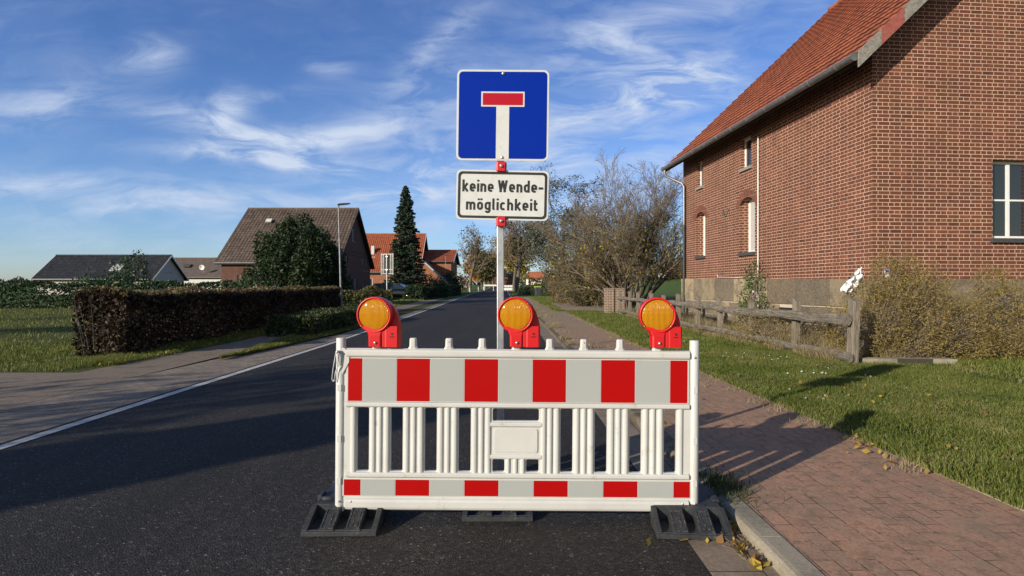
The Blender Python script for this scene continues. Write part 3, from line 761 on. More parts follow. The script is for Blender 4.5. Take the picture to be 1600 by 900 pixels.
for txt, tx, tz, th, tw in (('keine Wende-', -.262, .020, .078, .527), ('möglichkeit', -.236, -.098, .076, .466)):
    t = MB(); text_mesh(t, txt, tx, tz, th, -.0035, width=tw); t.build('lettering', 'sign_black', s2, fixn=False)
def clamp(z, rot, lab):
    r = empty('sign_clamp', (-.070, 3.742, z), 0, lab, 'clamp', 'red clamps on the sign pole'); r.rotation_euler = (0,R(rot),0)
    m = MB(); m.box(-.028,.028,-.012,.016,-.030,.034); m.box(-.034,-.026,-.004,.075,-.026,.03); m.box(.026,.034,-.004,.075,-.026,.03); m.build('jaw', 'clamp_red', r, bevel=.005)
    m = MB(); m.lathe([(0,-.026),(.006,-.026),(.010,-.021),(.012,-.011)], 12, (0,0,.004)); m.build('bolt', 'screw_metal', r)
clamp(2.147, 2, 'red pole clamp with a bolt between the blue sign and the white sign')
clamp(1.790, 0, 'red pole clamp with a bolt under the white sign')

# ------------------------------------------------------------------ more materials
bricks('farm_brick', (.205,.072,.038), (.155,.055,.032), (.66,.46,.34), mo=.0135)
bricks('dark_brick', (.17,.062,.042), (.12,.05,.036), (.20,.15,.12), mo=.012)
bricks('orange_brick', (.42,.15,.075), (.36,.12,.06), (.40,.25,.17), mo=.012)
bricks('arch_brick', (.24,.075,.045), (.20,.062,.036), (.36,.26,.19), w=.075, h=.30, mo=.012, alternate=False)
bricks('pillar_brick', (.20,.12,.08), (.26,.14,.09), (.46,.40,.32), mo=.024)
def m_tiles(name, cols, along='y'):
    m, t, b = mat(name, cols[0], .78, 0, .3)
    g = t.node('ShaderNodeNewGeometry'); o = objco(t)
    n = t.node('ShaderNodeTexWhiteNoise'); x, y, z = t.sep(o)
    cell = t.comb(t.math('FLOOR', t.math('DIVIDE', x if along == 'x' else y, .22)), t.math('FLOOR', t.math('DIVIDE', z, .232)))
    t.put(n.inputs['Vector'], cell)
    c = t.ramp(n.outputs['Value'], [(0, cols[0]), (.4, cols[1]), (.75, cols[2]), (1, cols[3])])
    f = t.noise(o, 3, 7, .75); f2 = t.noise(o, 24, 6, .75); f3 = t.noise(o, .6, 4, .6)
    c = t.mix(t.ramp(f2, [(.45, 0.0), (.72, .7)]), c, tuple(q*.42 for q in cols[0]))
    c = t.mix(t.ramp(f, [(.55, 0.0), (.68, .7)]), c, tuple(q*.35+.015 for q in cols[1]))
    c = t.mix(t.ramp(f3, [(.45, 0.0), (.7, .3)]), c, cols[3])
    t.put(b.inputs['Base Color'], c); bump(t, b, f2, .004)
m_tiles('red_tiles', [(.37,.125,.062), (.31,.10,.05), (.26,.085,.046), (.19,.07,.045)])
m_tiles('brown_tiles', [(.10,.072,.058), (.13,.095,.075), (.075,.055,.046), (.17,.135,.11)], 'x')
m_tiles('orange_tiles', [(.37,.105,.045), (.33,.092,.04), (.29,.08,.04), (.25,.07,.038)], 'x')
m_tiles('black_tiles', [(.018,.022,.028), (.022,.026,.032), (.028,.032,.04), (.05,.055,.065)], 'x')
m_tiles('grey_tiles', [(.11,.085,.07), (.13,.10,.085), (.15,.12,.10), (.09,.075,.065)], 'x')
mottled('soffit_wood', (.035,.025,.02), (.055,.04,.03), 9, .8)
mottled('verge_slate', (.20,.185,.16), (.30,.28,.25), 18, .8, 6, .4, .65, .003, dirt=((.10,.11,.08), 7, .52, .6))
mottled('verge_red', (.27,.07,.055), (.33,.11,.085), 18, .8, 6, .4, .65, .003, dirt=((.13,.10,.08), 7, .55, .6))
mottled('white_frame', (.80,.80,.78), (.72,.72,.70), 8, .4)
mottled('old_frame', (.62,.62,.60), (.50,.50,.48), 8, .5)
mottled('sill_stone', (.20,.19,.17), (.30,.285,.255), 20, .85, 6, .4, .65, .002)
mottled('sill_slate', (.045,.045,.048), (.07,.07,.07), 20, .7)
def m_glass():
    m, t, b = mat('window_glass', (.02,.025,.03), .04, 0, .9); b.inputs['Coat Weight'].default_value = .4
    m, t, b = mat('curtain_glass', (.45,.45,.43), .15, 0, .8)
m_glass()
mottled('gutter_zinc', (.16,.165,.165), (.24,.245,.245), 9, .42, 5, .4, .65, 0, .55)
mottled('dark_pipe', (.035,.037,.04), (.055,.058,.06), 9, .5, 5, .4, .65, 0, .2)
mottled('white_pipe', (.72,.72,.69), (.60,.59,.56), 14, .45)
mottled('cream_render', (.42,.39,.36), (.48,.45,.42), 3, .9, 5)
mottled('white_render', (.68,.67,.63), (.62,.61,.57), 3, .9, 5)
def m_stone():
    m, t, b = mat('plinth_stone', (.3,.25,.17), .9, 0, .2)
    o = objco(t); g = t.node('ShaderNodeNewGeometry')
    ri = g.outputs['Random Per Island']
    c = t.ramp(ri, [(0, (.11,.09,.07)), (.3, (.22,.175,.115)), (.55, (.36,.28,.17)), (.75, (.075,.062,.05)), (1, (.24,.165,.10))])
    f = t.noise(o, 2.6, 7, .7); f2 = t.noise(o, 32, 6, .75)
    c = t.mix(t.ramp(f, [(.45, 0.0), (.62, .75)]), c, (.085,.072,.058)); c = t.mix(t.ramp(f2, [(.45, 0.0), (.7, .5)]), c, (.42,.36,.26))
    t.put(b.inputs['Base Color'], c); bump(t, b, t.math('ADD', f, t.math('MULTIPLY', f2, .5)), .02)
m_stone()
mottled('mortar', (.55,.48,.36), (.45,.38,.28), 12, .95, 6, .4, .65, .01)
def m_wood():
    m, t, b = mat('weathered_wood', (.2,.17,.13), .85, 0, .2)
    o = objco(t)
    f = t.noise(t.mapping(o, scale=(14,1.3,14)), 2.4, 7, .7, .4); f2 = t.noise(o, 5, 5, .7); f3 = t.noise(t.mapping(o, scale=(60,2,60)), 1.5, 4, .6)
    c = t.mix(t.ramp(f, [(.38, 0.0), (.64, 1.0)]), (.095,.082,.066), (.235,.205,.165))
    c = t.mix(t.ramp(f3, [(.55, 0.0), (.66, .85)]), c, (.035,.03,.025)); c = t.mix(t.ramp(f2, [(.50, 0.0), (.68, .6)]), c, (.30,.26,.205))
    t.put(b.inputs['Base Color'], c); bump(t, b, t.math('ADD', f, f3), .012)
    m, t, b = mat('post_wood', (.2,.17,.13), .85, 0, .2)
    o = objco(t)
    f = t.noise(t.mapping(o, scale=(12,12,1.2)), 2.4, 7, .7, .4); f3 = t.noise(t.mapping(o, scale=(55,55,2)), 1.5, 4, .6)
    c = t.mix(t.ramp(f, [(.38, 0.0), (.64, 1.0)]), (.15,.125,.095), (.285,.245,.19))
    c = t.mix(t.ramp(f3, [(.55, 0.0), (.66, .8)]), c, (.06,.05,.04))
    t.put(b.inputs['Base Color'], c); bump(t, b, t.math('ADD', f, f3), .012)
m_wood()

# ------------------------------------------------------------------ building helpers (local frames)
def wall_holes(mb, fixed, a0, a1, z0, z1, holes, axis='x', depth=.2, inward=1, top=None):
    """wall face in plane axis=fixed; holes (a0,a1,z0,z1); reveals go inward by depth. top(a) gives sloping top"""
    def P(a, z, d=0): return (fixed+inward*d, a, z) if axis == 'x' else (a, fixed+inward*d, z)
    as_ = sorted(set([a0, a1] + [v for h in holes for v in h[:2]])); zs = sorted(set([z0, z1] + [v for h in holes for v in h[2:4]]))
    for i in range(len(as_)-1):
        for j in range(len(zs)-1):
            am, zm = (as_[i]+as_[i+1])/2, (zs[j]+zs[j+1])/2
            if any(h[0] < am < h[1] and h[2] < zm < h[3] for h in holes): continue
            mb.quad(P(as_[i],zs[j]), P(as_[i+1],zs[j]), P(as_[i+1],zs[j+1]), P(as_[i],zs[j+1]))
    for h in holes:
        b0, b1, c0, c1 = h[:4]
        mb.quad(P(b0,c0),P(b0,c1),P(b0,c1,depth),P(b0,c0,depth)); mb.quad(P(b1,c0),P(b1,c1),P(b1,c1,depth),P(b1,c0,depth))
        mb.quad(P(b0,c1),P(b1,c1),P(b1,c1,depth),P(b0,c1,depth)); mb.quad(P(b0,c0),P(b1,c0),P(b1,c0,depth),P(b0,c0,depth))
def window(parent, axis, fixed, inward, a0, a1, z0, z1, setback, fw=.055, frame='white_frame', glass='window_glass', mull=1, bars=0, sill=None, sillw=.06, label=None):
    mb = MB(); f0 = fixed+inward*setback; f1 = f0+inward*.05
    def B(mm, a, b, c, d, e0, e1):
        x0, x1 = sorted((e0, e1))
        mm.box(x0,x1,a,b,c,d) if axis == 'x' else mm.box(a,b,x0,x1,c,d)
    B(mb,a0,a0+fw,z0,z1,f0,f1); B(mb,a1-fw,a1,z0,z1,f0,f1); B(mb,a0+fw,a1-fw,z0,z0+fw,f0,f1); B(mb,a0+fw,a1-fw,z1-fw,z1,f0,f1)
    for i in range(mull):
        c = a0+(a1-a0)*(i+1)/(mull+1); B(mb,c-fw*.6,c+fw*.6,z0+fw,z1-fw,f0,f1)
    for i in range(bars):
        c = z0+(z1-z0)*(i+1)/(bars+1); B(mb,a0+fw,a1-fw,c-fw*.3,c+fw*.3,f0+inward*.004,f1)
    o = mb.build('window', frame, parent, bevel=0)
    if label: o['label'] = label
    g = MB(); B(g,a0+fw*.5,a1-fw*.5,z0+fw*.5,z1-fw*.5,f0+inward*.022,f0+inward*.030); g.build('pane', glass, o)
    if sill:
        s = MB(); B(s,a0-.06,a1+.06,z0-sillw,z0+.002,fixed-inward*.06,fixed+inward*(setback-.003)); s.build('sill', sill, o, bevel=.004)
    return o
def tile_roof(mb, L, x0, x1, z0, z1, y0=0.0, course=.335, amp=.011, lap=.036, pan=.222, swap=False):
    """pantile surface from eave line (x0,z0) up to ridge (x1,z1), running along +y from y0 for L. Real relief."""
    S_ = math.hypot(x1-x0, z1-z0); nc = max(1, round(S_/course)); npan = max(1, round(L/pan))
    ux, uz = (x1-x0)/S_, (z1-z0)/S_; nx, nz = -uz, ux
    if nz < 0: nx, nz = -nx, -nz
    k = 6; cols = npan*k
    prof = [0.0,.7,1.0,.75,.1,-.25]
    rng = random.Random(int(L*100)); vs = []; fs = []
    for c in range(nc):
        for e in (0, 1):
            s = S_*(c+e)/nc + (.0 if e else -.012)
            lift = lap if e == 0 else 0.0
            for i in range(cols+1):
                h = amp*prof[i % k] + lift
                y = y0+L*i/cols
                x, z = x0+ux*s+nx*h, z0+uz*s+nz*h
                vs.append((y, x, z) if swap else (x, y, z))
        b = c*2*(cols+1)
        for i in range(cols): fs.append((b+i, b+i+1, b+cols+1+i+1, b+cols+1+i))
        if c > 0:
            pb = (c-1)*2*(cols+1)+cols+1
            for i in range(cols): fs.append((pb+i, pb+i+1, b+i+1, b+i))
    return mb.add(vs, fs)
def simple_roof(mb, L, x0, x1, z0, z1, y0=0, th=.08, swap=False):
    S_ = math.hypot(x1-x0, z1-z0); nx, nz = -(z1-z0)/S_, (x1-x0)/S_
    if nz < 0: nx, nz = -nx, -nz
    p = [(x0,z0),(x1,z1),(x1-nx*th,z1-nz*th),(x0-nx*th,z0-nz*th)]
    return mb.prism(p, y0, y0+L, 'x' if swap else 'y')

# ------------------------------------------------------------------ red brick farmhouse on the right
def farmhouse():
    r = empty('brick_farmhouse', (7.19, 11.5, 0.07), R(4.97), 'red brick farmhouse with orange tiled roof and sandstone plinth behind the wooden fence', 'house')
    L, Wd = 9.85, 11.7; zp0, zp1 = 1.47, 1.64; ov = .60
    ze = 5.68; hw = Wd/2; tan = .95; zr = 11.62
    zw = 5.95
    gw = [(4.617,5.49,2.31,3.90), (7.91,8.666,2.38,3.90)]; uw = [(4.834,5.39,4.76,5.62), (8.125,8.55,4.77,5.62)]
    mb = MB(); wall_holes(mb, 0, 0, L, 1.40, zw, gw+uw, 'x', .12)
    # second, deeper rebate
    wall_holes(mb, .12, -.001, -.001, 0, 0, [], 'x')
    for h in gw:
        b0,b1,c0,c1 = h; e = .06
        for q in ((b0,b0+e),(b1-e,b1)): mb.box(.12, .26, q[0], q[1], c0, c1)
    # segmental heads of the two tall windows
    for b0,b1,c0,c1 in gw:
        n = 10; rise = .13; w = b1-b0
        def az(t): return c1-rise+rise*math.sin(math.pi*t)**.8
        for i in range(n):
            ta, tb = i/n, (i+1)/n; ya, yb = b0+w*ta, b0+w*tb
            mb.quad((0,ya,az(ta)),(0,yb,az(tb)),(0,yb,c1),(0,ya,c1)); mb.quad((0,ya,az(ta)),(0,yb,az(tb)),(.24,yb,az(tb)-.02),(.24,ya,az(ta)-.02))
    # gable facing the camera, far gable and back wall
    def gable(y, hs, inward):
        m_ = MB(); wall_holes(m_, y, 0, Wd, 1.40, zw, hs, 'y', .14, inward)
        m_.add([(0,y,zw),(Wd,y,zw),(Wd/2,y,zw+hw*tan)], [(0,1,2)]); return m_
    ghs = [(2.6,3.55,2.3,3.9),(5.4,6.35,2.3,3.9),(8.2,9.15,2.3,3.9),(3.9,4.7,5.0,5.9),(7.0,7.8,5.0,5.9)]
    g = gable(0, ghs, 1); mb.add(g.v, g.f); g = gable(L, [], -1); mb.add(g.v, g.f)
    mb.quad((Wd,0,1.4),(Wd,L,1.4),(Wd,L,zw),(Wd,0,zw))
    wall = mb.build('wall', 'farm_brick', r, fixn=False)
    # corbelled brick courses under the verge
    cb = MB()
    for k in range(6):
        cb.box(-.0, .35-.05*k, -.03-.02*(5-k)*.5, -.003, 5.25+k*.077, 5.25+(k+1)*.077-.012)
    for k, (b0,b1,c0,c1) in enumerate(gw):
        a = MB(); n = 12; w = b1-b0+.16
        for i in range(n):
            for (lo, hi) in ((0, .20),):
                ta, tb = (i+.06)/n, (i+.94)/n
                def pt(t, rr): 
                    an = R(150-120*t); R0 = w/2/math.cos(R(30))
                    return ((b0+b1)/2+math.cos(an)*(R0+rr), c1-.0-R0+math.sin(an)*(R0+rr)-.0)
                q = [pt(ta,lo),pt(tb,lo),pt(tb,hi),pt(ta,hi)]
                a.prism(q, -.022, -.002, 'x')
        a.build('window_arch', 'arch_brick', wall, bevel=0)
    for k, (b0,b1,c0,c1) in enumerate(gw):
        window(r, 'x', 0, 1, b0+.06, b1-.06, c0, c1-.03, .235, .06, mull=0, glass='curtain_glass', sill='sill_slate', sillw=.09)
    for b0,b1,c0,c1 in uw: window(r, 'x', 0, 1, b0, b1, c0, c1, .10, .06, mull=0, sill='sill_stone', sillw=.085)
    for b0,b1,c0,c1 in ghs: window(r, 'y', 0, 1, b0, b1, c0, c1, .13, .06, mull=1, bars=1, sill='sill_slate', sillw=.09)
    # floor/ceiling blocker so no light leaks
    mb = MB(); mb.box(.35, Wd-.3, .35, L-.3, -.1, zw-.1); mb.build('interior', 'soffit_wood', r)
    # plinth of big sandstone blocks
    rng = random.Random(11); pl = MB(); mo = MB()
    def top(y): return zp0+(zp1-zp0)*y/L
    y = -.05
    while y < L:
        w = rng.choice([.75,.95,1.15,1.3]); y1 = min(y+w, L+.03)
        if L-y1 < .4: y1 = L+.03
        t0, t1 = top(y)-.004, top(y1)-.004
        pl.add([(-.075,y+.014,.89),(-.075,y1-.014,.88),(-.075,y1-.008,t1),(-.075,y+.008,t0),(.1,y+.008,.88),(.1,y1-.008,.88),(.1,y1-.008,t1),(.1,y+.008,t0)],
               [(0,1,2,3),(4,7,6,5),(3,2,6,7),(0,4,5,1),(0,3,7,4),(1,5,6,2)]); y = y1
    for row, (za, zb) in enumerate(((.46,.865),(.0,.445),(-.45,-.015))):
        y = -.05
        while y < L:
            w = rng.uniform(.35,.85); y1 = min(y+w, L+.03)
            if L-y1 < .3: y1 = L+.03
            dz = rng.uniform(-.03,.03) if row == 0 else 0
            if not (row == 0 and (2.55 < (y+y1)/2 < 3.35)):
                pl.box(-.06-rng.uniform(0,.02), .1, y+.010, y1-.010, za, zb-abs(dz)*.3)
            y = y1
    x = 0.10
    while x < Wd:
        x1 = min(x+rng.choice([.8,1.0,1.2]), Wd)
        for za, zb in ((.88,zp0-.004),(.46,.865),(.0,.445),(-.45,-.015)): pl.box(x+.014, x1-.014, -.075, .1, za, zb)
        x = x1
    pl.build('plinth', 'plinth_stone', r, bevel=.012, seg=2)
    mo.box(-.045,.12,-.03,L+.01,-.5,1.42); mo.box(.12,Wd,-.045,.12,-.5,1.42); mo.build('plinth_joint', 'mortar', r)
    ce = MB(); ce.box(-.075,-.03,2.62,3.28,.40,.80); ce.build('cellar_opening', 'dark_hole', r)
    # roof: left slope in full relief, right slope plainer
    vo = .42; y0, Lr = -vo, L+vo+.30
    x_e = -ov; z_e = ze+.10; x_r = hw; z_r = z_e+(hw+ov)*tan
    tb = MB(); tile_roof(tb, Lr, x_e, x_r, z_e, z_r, y0); 
    tile_roof(tb, Lr, Wd+ov, x_r, z_e, z_r, y0); roof = tb.build('roof', 'red_tiles', r, fixn=False)
    sb = MB()
    for s0, s1 in ((x_e+.02, x_r), (Wd+ov-.02, x_r)):
        q = [(s0, z_e-.035), (s1, z_r-.035), (s1, z_r-.15), (s0, z_e-.16)]
        sb.prism(q, y0+.03, y0+Lr-.03, 'y')
    sb.build('roof_boards', 'soffit_wood', roof)
    rg = MB(); 
    for i in range(int(Lr/.36)):
        ya = y0+i*.36; rg.tube([(x_r,ya,z_r-.02),(x_r,ya+.37,z_r+.004)], [.125,.105], 12)
    rg.build('ridge_tiles', 'red_tiles', roof)
    # verge boards: slates of different colour along the near gable
    n = 14; S_ = math.hypot(hw+ov, z_r-z_e)
    for i in range(n):
        a, b = i/n, (i+.985)/n
        for side in (1, -1):
            def XP(t): return (x_e+(x_r-x_e)*t) if side == 1 else (Wd-x_e-(x_r-x_e)*t)
            za, zb = z_e+(z_r-z_e)*a, z_e+(z_r-z_e)*b; o = .05
            v = MB(); v.prism([(XP(a),za+o),(XP(b),zb+o),(XP(b),zb-.26),(XP(a),za-.26)], y0-.035-.004*(i%2), y0+.012, 'y')
            v.build('verge_board', 'verge_red' if (i == 1 and side == 1) else 'verge_slate', roof, bevel=.003)
    # gutter (half round, zinc) with brackets, end cap
    gx, gz, gr = x_e-.06, z_e-.045, .085
    gt = MB(); k = 12; vs = []
    for yy in (y0+.02, y0+Lr-.02):
        vs += [(gx+gr*math.cos(R(180+180*i/k)), yy, gz+gr*math.sin(R(180+180*i/k))) for i in range(k+1)]
    gt.add(vs, [(i,i+1,k+1+i+1,k+1+i) for i in range(k)], True)
    for yy in (y0+.02, y0+Lr-.02): gt.add([(gx+gr*math.cos(R(360*i/16)), yy, gz+gr*math.sin(R(360*i/16))) for i in range(16)], [tuple(range(16))])
    go = gt.build('gutter', 'gutter_zinc', r)
    gt = MB(); gt.tube([(gx-gr,y0+.02,gz+.004),(gx-gr,y0+Lr-.02,gz+.004)], .013, 8); gt.build('rim', 'screw_metal', go)
    for i in range(12):
        yy = y0+.5+i*.9; br = MB(); br.tube([(gx+(gr+.004)*math.cos(R(180+180*j/8)), yy, gz+(gr+.004)*math.sin(R(180+180*j/8))) for j in range(9)], .010, 5, squash=.4); br.build('gutter_bracket', 'gutter_zinc', r)
    ye = y0+Lr-.18
    dp = MB(); dp.tube([(gx,ye,gz-.07),(gx,ye,gz-.20),(gx+.05,ye,gz-.30),(-.14,ye-.35,gz-.62),(-.09,ye-.42,gz-.75),(-.09,ye-.42,3.6)], .045, 12); dp.build('downpipe', 'gutter_zinc', r)
    dp = MB(); dp.tube([(-.09,ye-.42,3.6),(-.09,ye-.42,.1)], .05, 12); dp.build('lower_downpipe', 'dark_pipe', r)
    # white conduit with its two boxes
    cd = MB(); cd.tube([(-.045,4.36,5.45),(-.045,4.36,1.48),(-.12,4.37,1.42),(-.12,4.40,1.24),(-.12,4.42,1.18)], .019, 8)
    cd.tube([(-.10,4.37,1.16),(-.10,4.37,.42)], .022, 8); cd.tube([(-.10,4.26,1.08),(-.10,4.26,.42)], .022, 8)
    cd.tube([(-.03,4.40,1.615),(-.03,5.6,1.60),(-.03,6.9,1.635),(-.03,6.93,1.72)], .011, 6)
    cd.build('conduit', 'white_pipe', r)
    for yy, zz in ((4.42,1.16),(4.27,1.06)):
        b = MB(); b.box(-.16,-.076,yy-.055,yy+.055,zz-.06,zz+.06); b.build('junction_box', 'white_pipe', r, bevel=.008)
    an = MB(); an.tube([(-.01,6.55,3.72),(-.14,6.35,3.55)], .012, 6); an.tube([(-.01,6.15,3.70),(-.14,6.35,3.55)], .012, 6); an.build('wall_anchor', 'gutter_zinc', r)
    nb = MB(); nb.box(.26,.36,-.012,-.003,1.50,1.66); p = nb.build('wall_plate', 'white_frame', r); nb = MB(); nb.box(.275,.345,-.016,-.013,1.60,1.65); nb.build('blue_field', 'sign_blue', p)
    return r
farmhouse()

# ------------------------------------------------------------------ wooden fence
def fence():
    X = lambda y: 5.71-.0535*(y-9.75)
    r = empty('wooden_fence', (X(9.75), 9.75, .07), 0, 'weathered grey wooden post and rail fence between the grass and the farmhouse', 'fence')
    rng = random.Random(5); ox, oy = X(9.75), 9.75
    ys = [9.75, 11.52, 13.33, 15.07, 16.7, 18.3, 19.8, 21.3, 22.97, 24.3, 25.9]
    for i, y in enumerate(ys):
        g = G(y); hgt = 1.10+rng.uniform(-.03,.05) - (.06 if i else 0); w = .085 if i == 0 else .07; t = .055
        m = MB(); M = Matrix.Translation((X(y)-ox+.045, y-oy, g)) @ Matrix.Rotation(R(rng.uniform(-3.5,3.5)), 4, 'X') @ Matrix.Rotation(R(rng.uniform(-2,2)), 4, 'Y') @ Matrix.Rotation(R(3), 4, 'Z')
        vs = []
        for z in (-.25, .3, .7, hgt-.07, hgt):
            dxx = rng.uniform(-.006,.006); 
            for (a, b) in ((-t,-w),(t,-w),(t,w),(-t,w)):
                zz = z + (0 if z < hgt else (-.055 if b < 0 else 0)); vs.append(M @ Vector((a+dxx, b+dxx, zz)))
        m.add(vs, [(j*4+q, j*4+(q+1)%4, (j+1)*4+(q+1)%4, (j+1)*4+q) for j in range(4) for q in range(4)] + [(16,17,18,19),(3,2,1,0)])
        m.build('post', 'post_wood', r, bevel=.006)
    def rail(y0, y1, z0, z1, hh, th, dx, seedk):
        rg = random.Random(seedk); n = max(4, int((y1-y0)/.35)); k = 9; vs = []
        for i in range(n+1):
            y = y0+(y1-y0)*i/n; f = i/n; zc = z0+(z1-z0)*f+rg.uniform(-.010,.010)+.012*math.sin(i*1.1+seedk); x = X(y)-ox+dx+rg.uniform(-.006,.006); s = 1+rg.uniform(-.09,.09)
            for j in range(k):
                a = 2*math.pi*j/k
                px = math.cos(a)*th*s*(1+.12*math.sin(3*a+seedk)); pz = math.sin(a)*hh*s*(1+.08*math.sin(2*a+i*.4))
                vs.append((x+px, y-oy, G(y)+zc+pz))
        m = MB(); m.add(vs, [(i*k+j, i*k+(j+1)%k, (i+1)*k+(j+1)%k, (i+1)*k+j) for i in range(n) for j in range(k)], False)
        m.add(vs[:k], [tuple(range(k))]); m.add(vs[-k:], [tuple(range(k))])
        m.build('rail', 'weathered_wood', r, bevel=.008)
    rail(9.66, 13.7, .755, .745, .098, .055, -.075, 1); rail(13.5, 17.2, .735, .79, .09, .05, -.080, 2); rail(17.0, 21.5, .79, .74, .085, .045, -.07, 3); rail(21.3, 26.0, .76, .74, .08, .045, -.07, 4)
    rail(9.62, 12.3, .13, .155, .075, .04, -.055, 5); rail(12.1, 15.6, .16, .19, .07, .04, -.03, 6); rail(15.4, 20.5, .19, .16, .065, .04, -.045, 7); rail(20.3, 26.0, .17, .2, .06, .04, -.04, 8)
    m = MB(); m.box(-.055,-.012,-.05,.03,.02,.14); m.build('hinge_plate', 'gutter_zinc', r, bevel=.004)
fence()
def block():
    m = MB(); m.prism([(0,0),(1.6,-.02),(1.62,.10),(.02,.115)], 0, .20, 'y')
    o = m.build('edging_block', 'kerb_stone', None, (5.95, 9.78, .05), bevel=.012); tag(o, 'grey concrete edging block on the grass beside the last fence post', 'concrete block')
block()
def pillars():
    for i, (x, y, lab) in enumerate([(4.55, 27.0, 'left brick gate pillar of the pair at the far end of the fence'), (5.02, 26.9, 'right brick gate pillar of the pair, touching the far end of the fence')]):
        r = empty('brick_pillar', (x, y, G(y)+.06), R(4), lab, 'gate pillar', 'brick gate pillars')
        m = MB(); m.box(-.20,.20,-.20,.20,-.1,1.12); m.build('shaft', 'pillar_brick', r, bevel=.006)
        m = MB(); m.box(-.215,.215,-.215,.215,1.12,1.20); m.build('cap', 'pillar_brick', r, bevel=.012)
pillars()

# ------------------------------------------------------------------ brick house with brown roof (left, middle distance)
def plain_house(name, loc, rz, Lx, Wy, ze, zr, wallmat, roofmat, lab, ov=.35, gh=(), sh=(), frame='white_frame', relief=True, vergem='white_frame', glassm='window_glass', cat='house'):
    """ridge along local x; origin near right corner; extends to -x and +y. gable on +x, long wall on -y"""
    r = empty(name, loc, rz, lab, cat)
    mb = MB(); wt = ze+.15
    wall_holes(mb, 0, 0, Wy, -.5, wt, list(gh_ for gh_ in gh if gh_[3] < wt), 'x', .12, -1)
    up = [h for h in gh if h[3] >= wt]
    hwid = Wy/2; slope = (zr-ze)/(hwid+ov)
    zap = wt+hwid*slope
    # gable triangle in strips so upper windows are real openings
    if up:
        u = up[0]; 
        def zt(y): return wt+(hwid-abs(y-hwid))*slope
        ysl = sorted(set([0,hwid,Wy]+[v for h in up for v in h[:2]]+[hwid*.5, hwid*1.5]))
        for a, b in zip(ysl[:-1], ysl[1:]):
            mid = (a+b)/2; hs = [h for h in up if h[0] < mid < h[1]]
            if hs:
                h = hs[0]; mb.quad((0,a,wt),(0,b,wt),(0,b,h[2]),(0,a,h[2])) if h[2] > wt else None; mb.quad((0,a,h[3]),(0,b,h[3]),(0,b,zt(b)),(0,a,zt(a)))
            else: mb.quad((0,a,wt),(0,b,wt),(0,b,zt(b)),(0,a,zt(a)))
        for h in up:
            a,b,c,d = h
            for q in (((0,a,c),(0,a,d),(-.12,a,d),(-.12,a,c)),((0,b,c),(0,b,d),(-.12,b,d),(-.12,b,c)),((0,a,d),(0,b,d),(-.12,b,d),(-.12,a,d)),((0,a,c),(0,b,c),(-.12,b,c),(-.12,a,c))): mb.quad(*q)
    else: mb.add([(0,0,wt),(0,Wy,wt),(0,hwid,zap)], [(0,1,2)])
    wall_holes(mb, 0, -Lx, 0, -.5, wt, list(sh), 'y', .12, 1)
    mb.quad((-Lx,0,-.5),(-Lx,Wy,-.5),(-Lx,Wy,wt),(-Lx,0,wt)); mb.add([(-Lx,0,wt),(-Lx,Wy,wt),(-Lx,hwid,zap)], [(0,1,2)]); mb.quad((-Lx,Wy,-.5),(0,Wy,-.5),(0,Wy,wt),(-Lx,Wy,wt))
    mb.build('wall', wallmat, r, fixn=False)
    ib = MB(); ib.box(-Lx+.2,-.2,.2,Wy-.2,-.4,wt-.1); ib.build('interior', 'soffit_wood', r)
    for a,b,c,d in gh:
        if (d-c)/(b-a) > 2.6 and c < 1.0 and d-c > 1.8: window(r, 'x', 0, -1, a,b,c,d, .09, .10, mull=0, bars=1, frame=frame, glass=glassm)
        else: window(r, 'x', 0, -1, a, b, c, d, .09, .07, mull=0 if b-a < .7 else 1, frame=frame, glass=glassm, sill='sill_stone')
    for a,b,c,d in sh: window(r, 'y', 0, 1, a, b, c, d, .09, .07, mull=1, frame=frame, glass=glassm, sill='sill_stone')
    tb = MB()
    if relief:
        tile_roof(tb, Lx+2*ov, -ov, hwid, ze, zr, -Lx-ov, swap=True, course=.36, amp=.03, lap=.035, pan=.28)
        tile_roof(tb, Lx+2*ov, Wy+ov, hwid, ze, zr, -Lx-ov, swap=True, course=.36, amp=.03, lap=.035, pan=.28)
    else:
        simple_roof(tb, Lx+2*ov, -ov, hwid, ze, zr, -Lx-ov, .05, swap=True); simple_roof(tb, Lx+2*ov, Wy+ov, hwid, ze, zr, -Lx-ov, .05, swap=True)
    roof = tb.build('roof', roofmat, r, fixn=False)
    sb = MB()
    for s0 in (-ov+.02, Wy+ov-.02): sb.prism([(s0,ze-.06),(hwid,zr-.06),(hwid,zr-.18),(s0,ze-.18)], -Lx-ov+.03, ov-.03, 'x')
    sb.build('roof_boards', 'soffit_wood', roof)
    for xx in (ov, -Lx-ov-.03):
        vb = MB()
        for s0 in (-ov, Wy+ov): vb.prism([(s0,ze+.05),(hwid,zr+.05),(hwid,zr-.20),(s0,ze-.20)], xx, xx+.03, 'x')
        vb.build('verge', vergem, roof)
    rt = MB(); rt.tube([(-Lx-ov,hwid,zr-.01),(ov,hwid,zr-.01)], .13, 10); rt.build('ridge_tiles', roofmat, roof)
    g = MB(); g.tube([(-Lx-ov,-ov-.05,ze-.05),(ov,-ov-.05,ze-.05)], .07, 8); g.build('gutter', 'gutter_zinc', roof)
    return r
y0 = 47.55; gz = G(52)
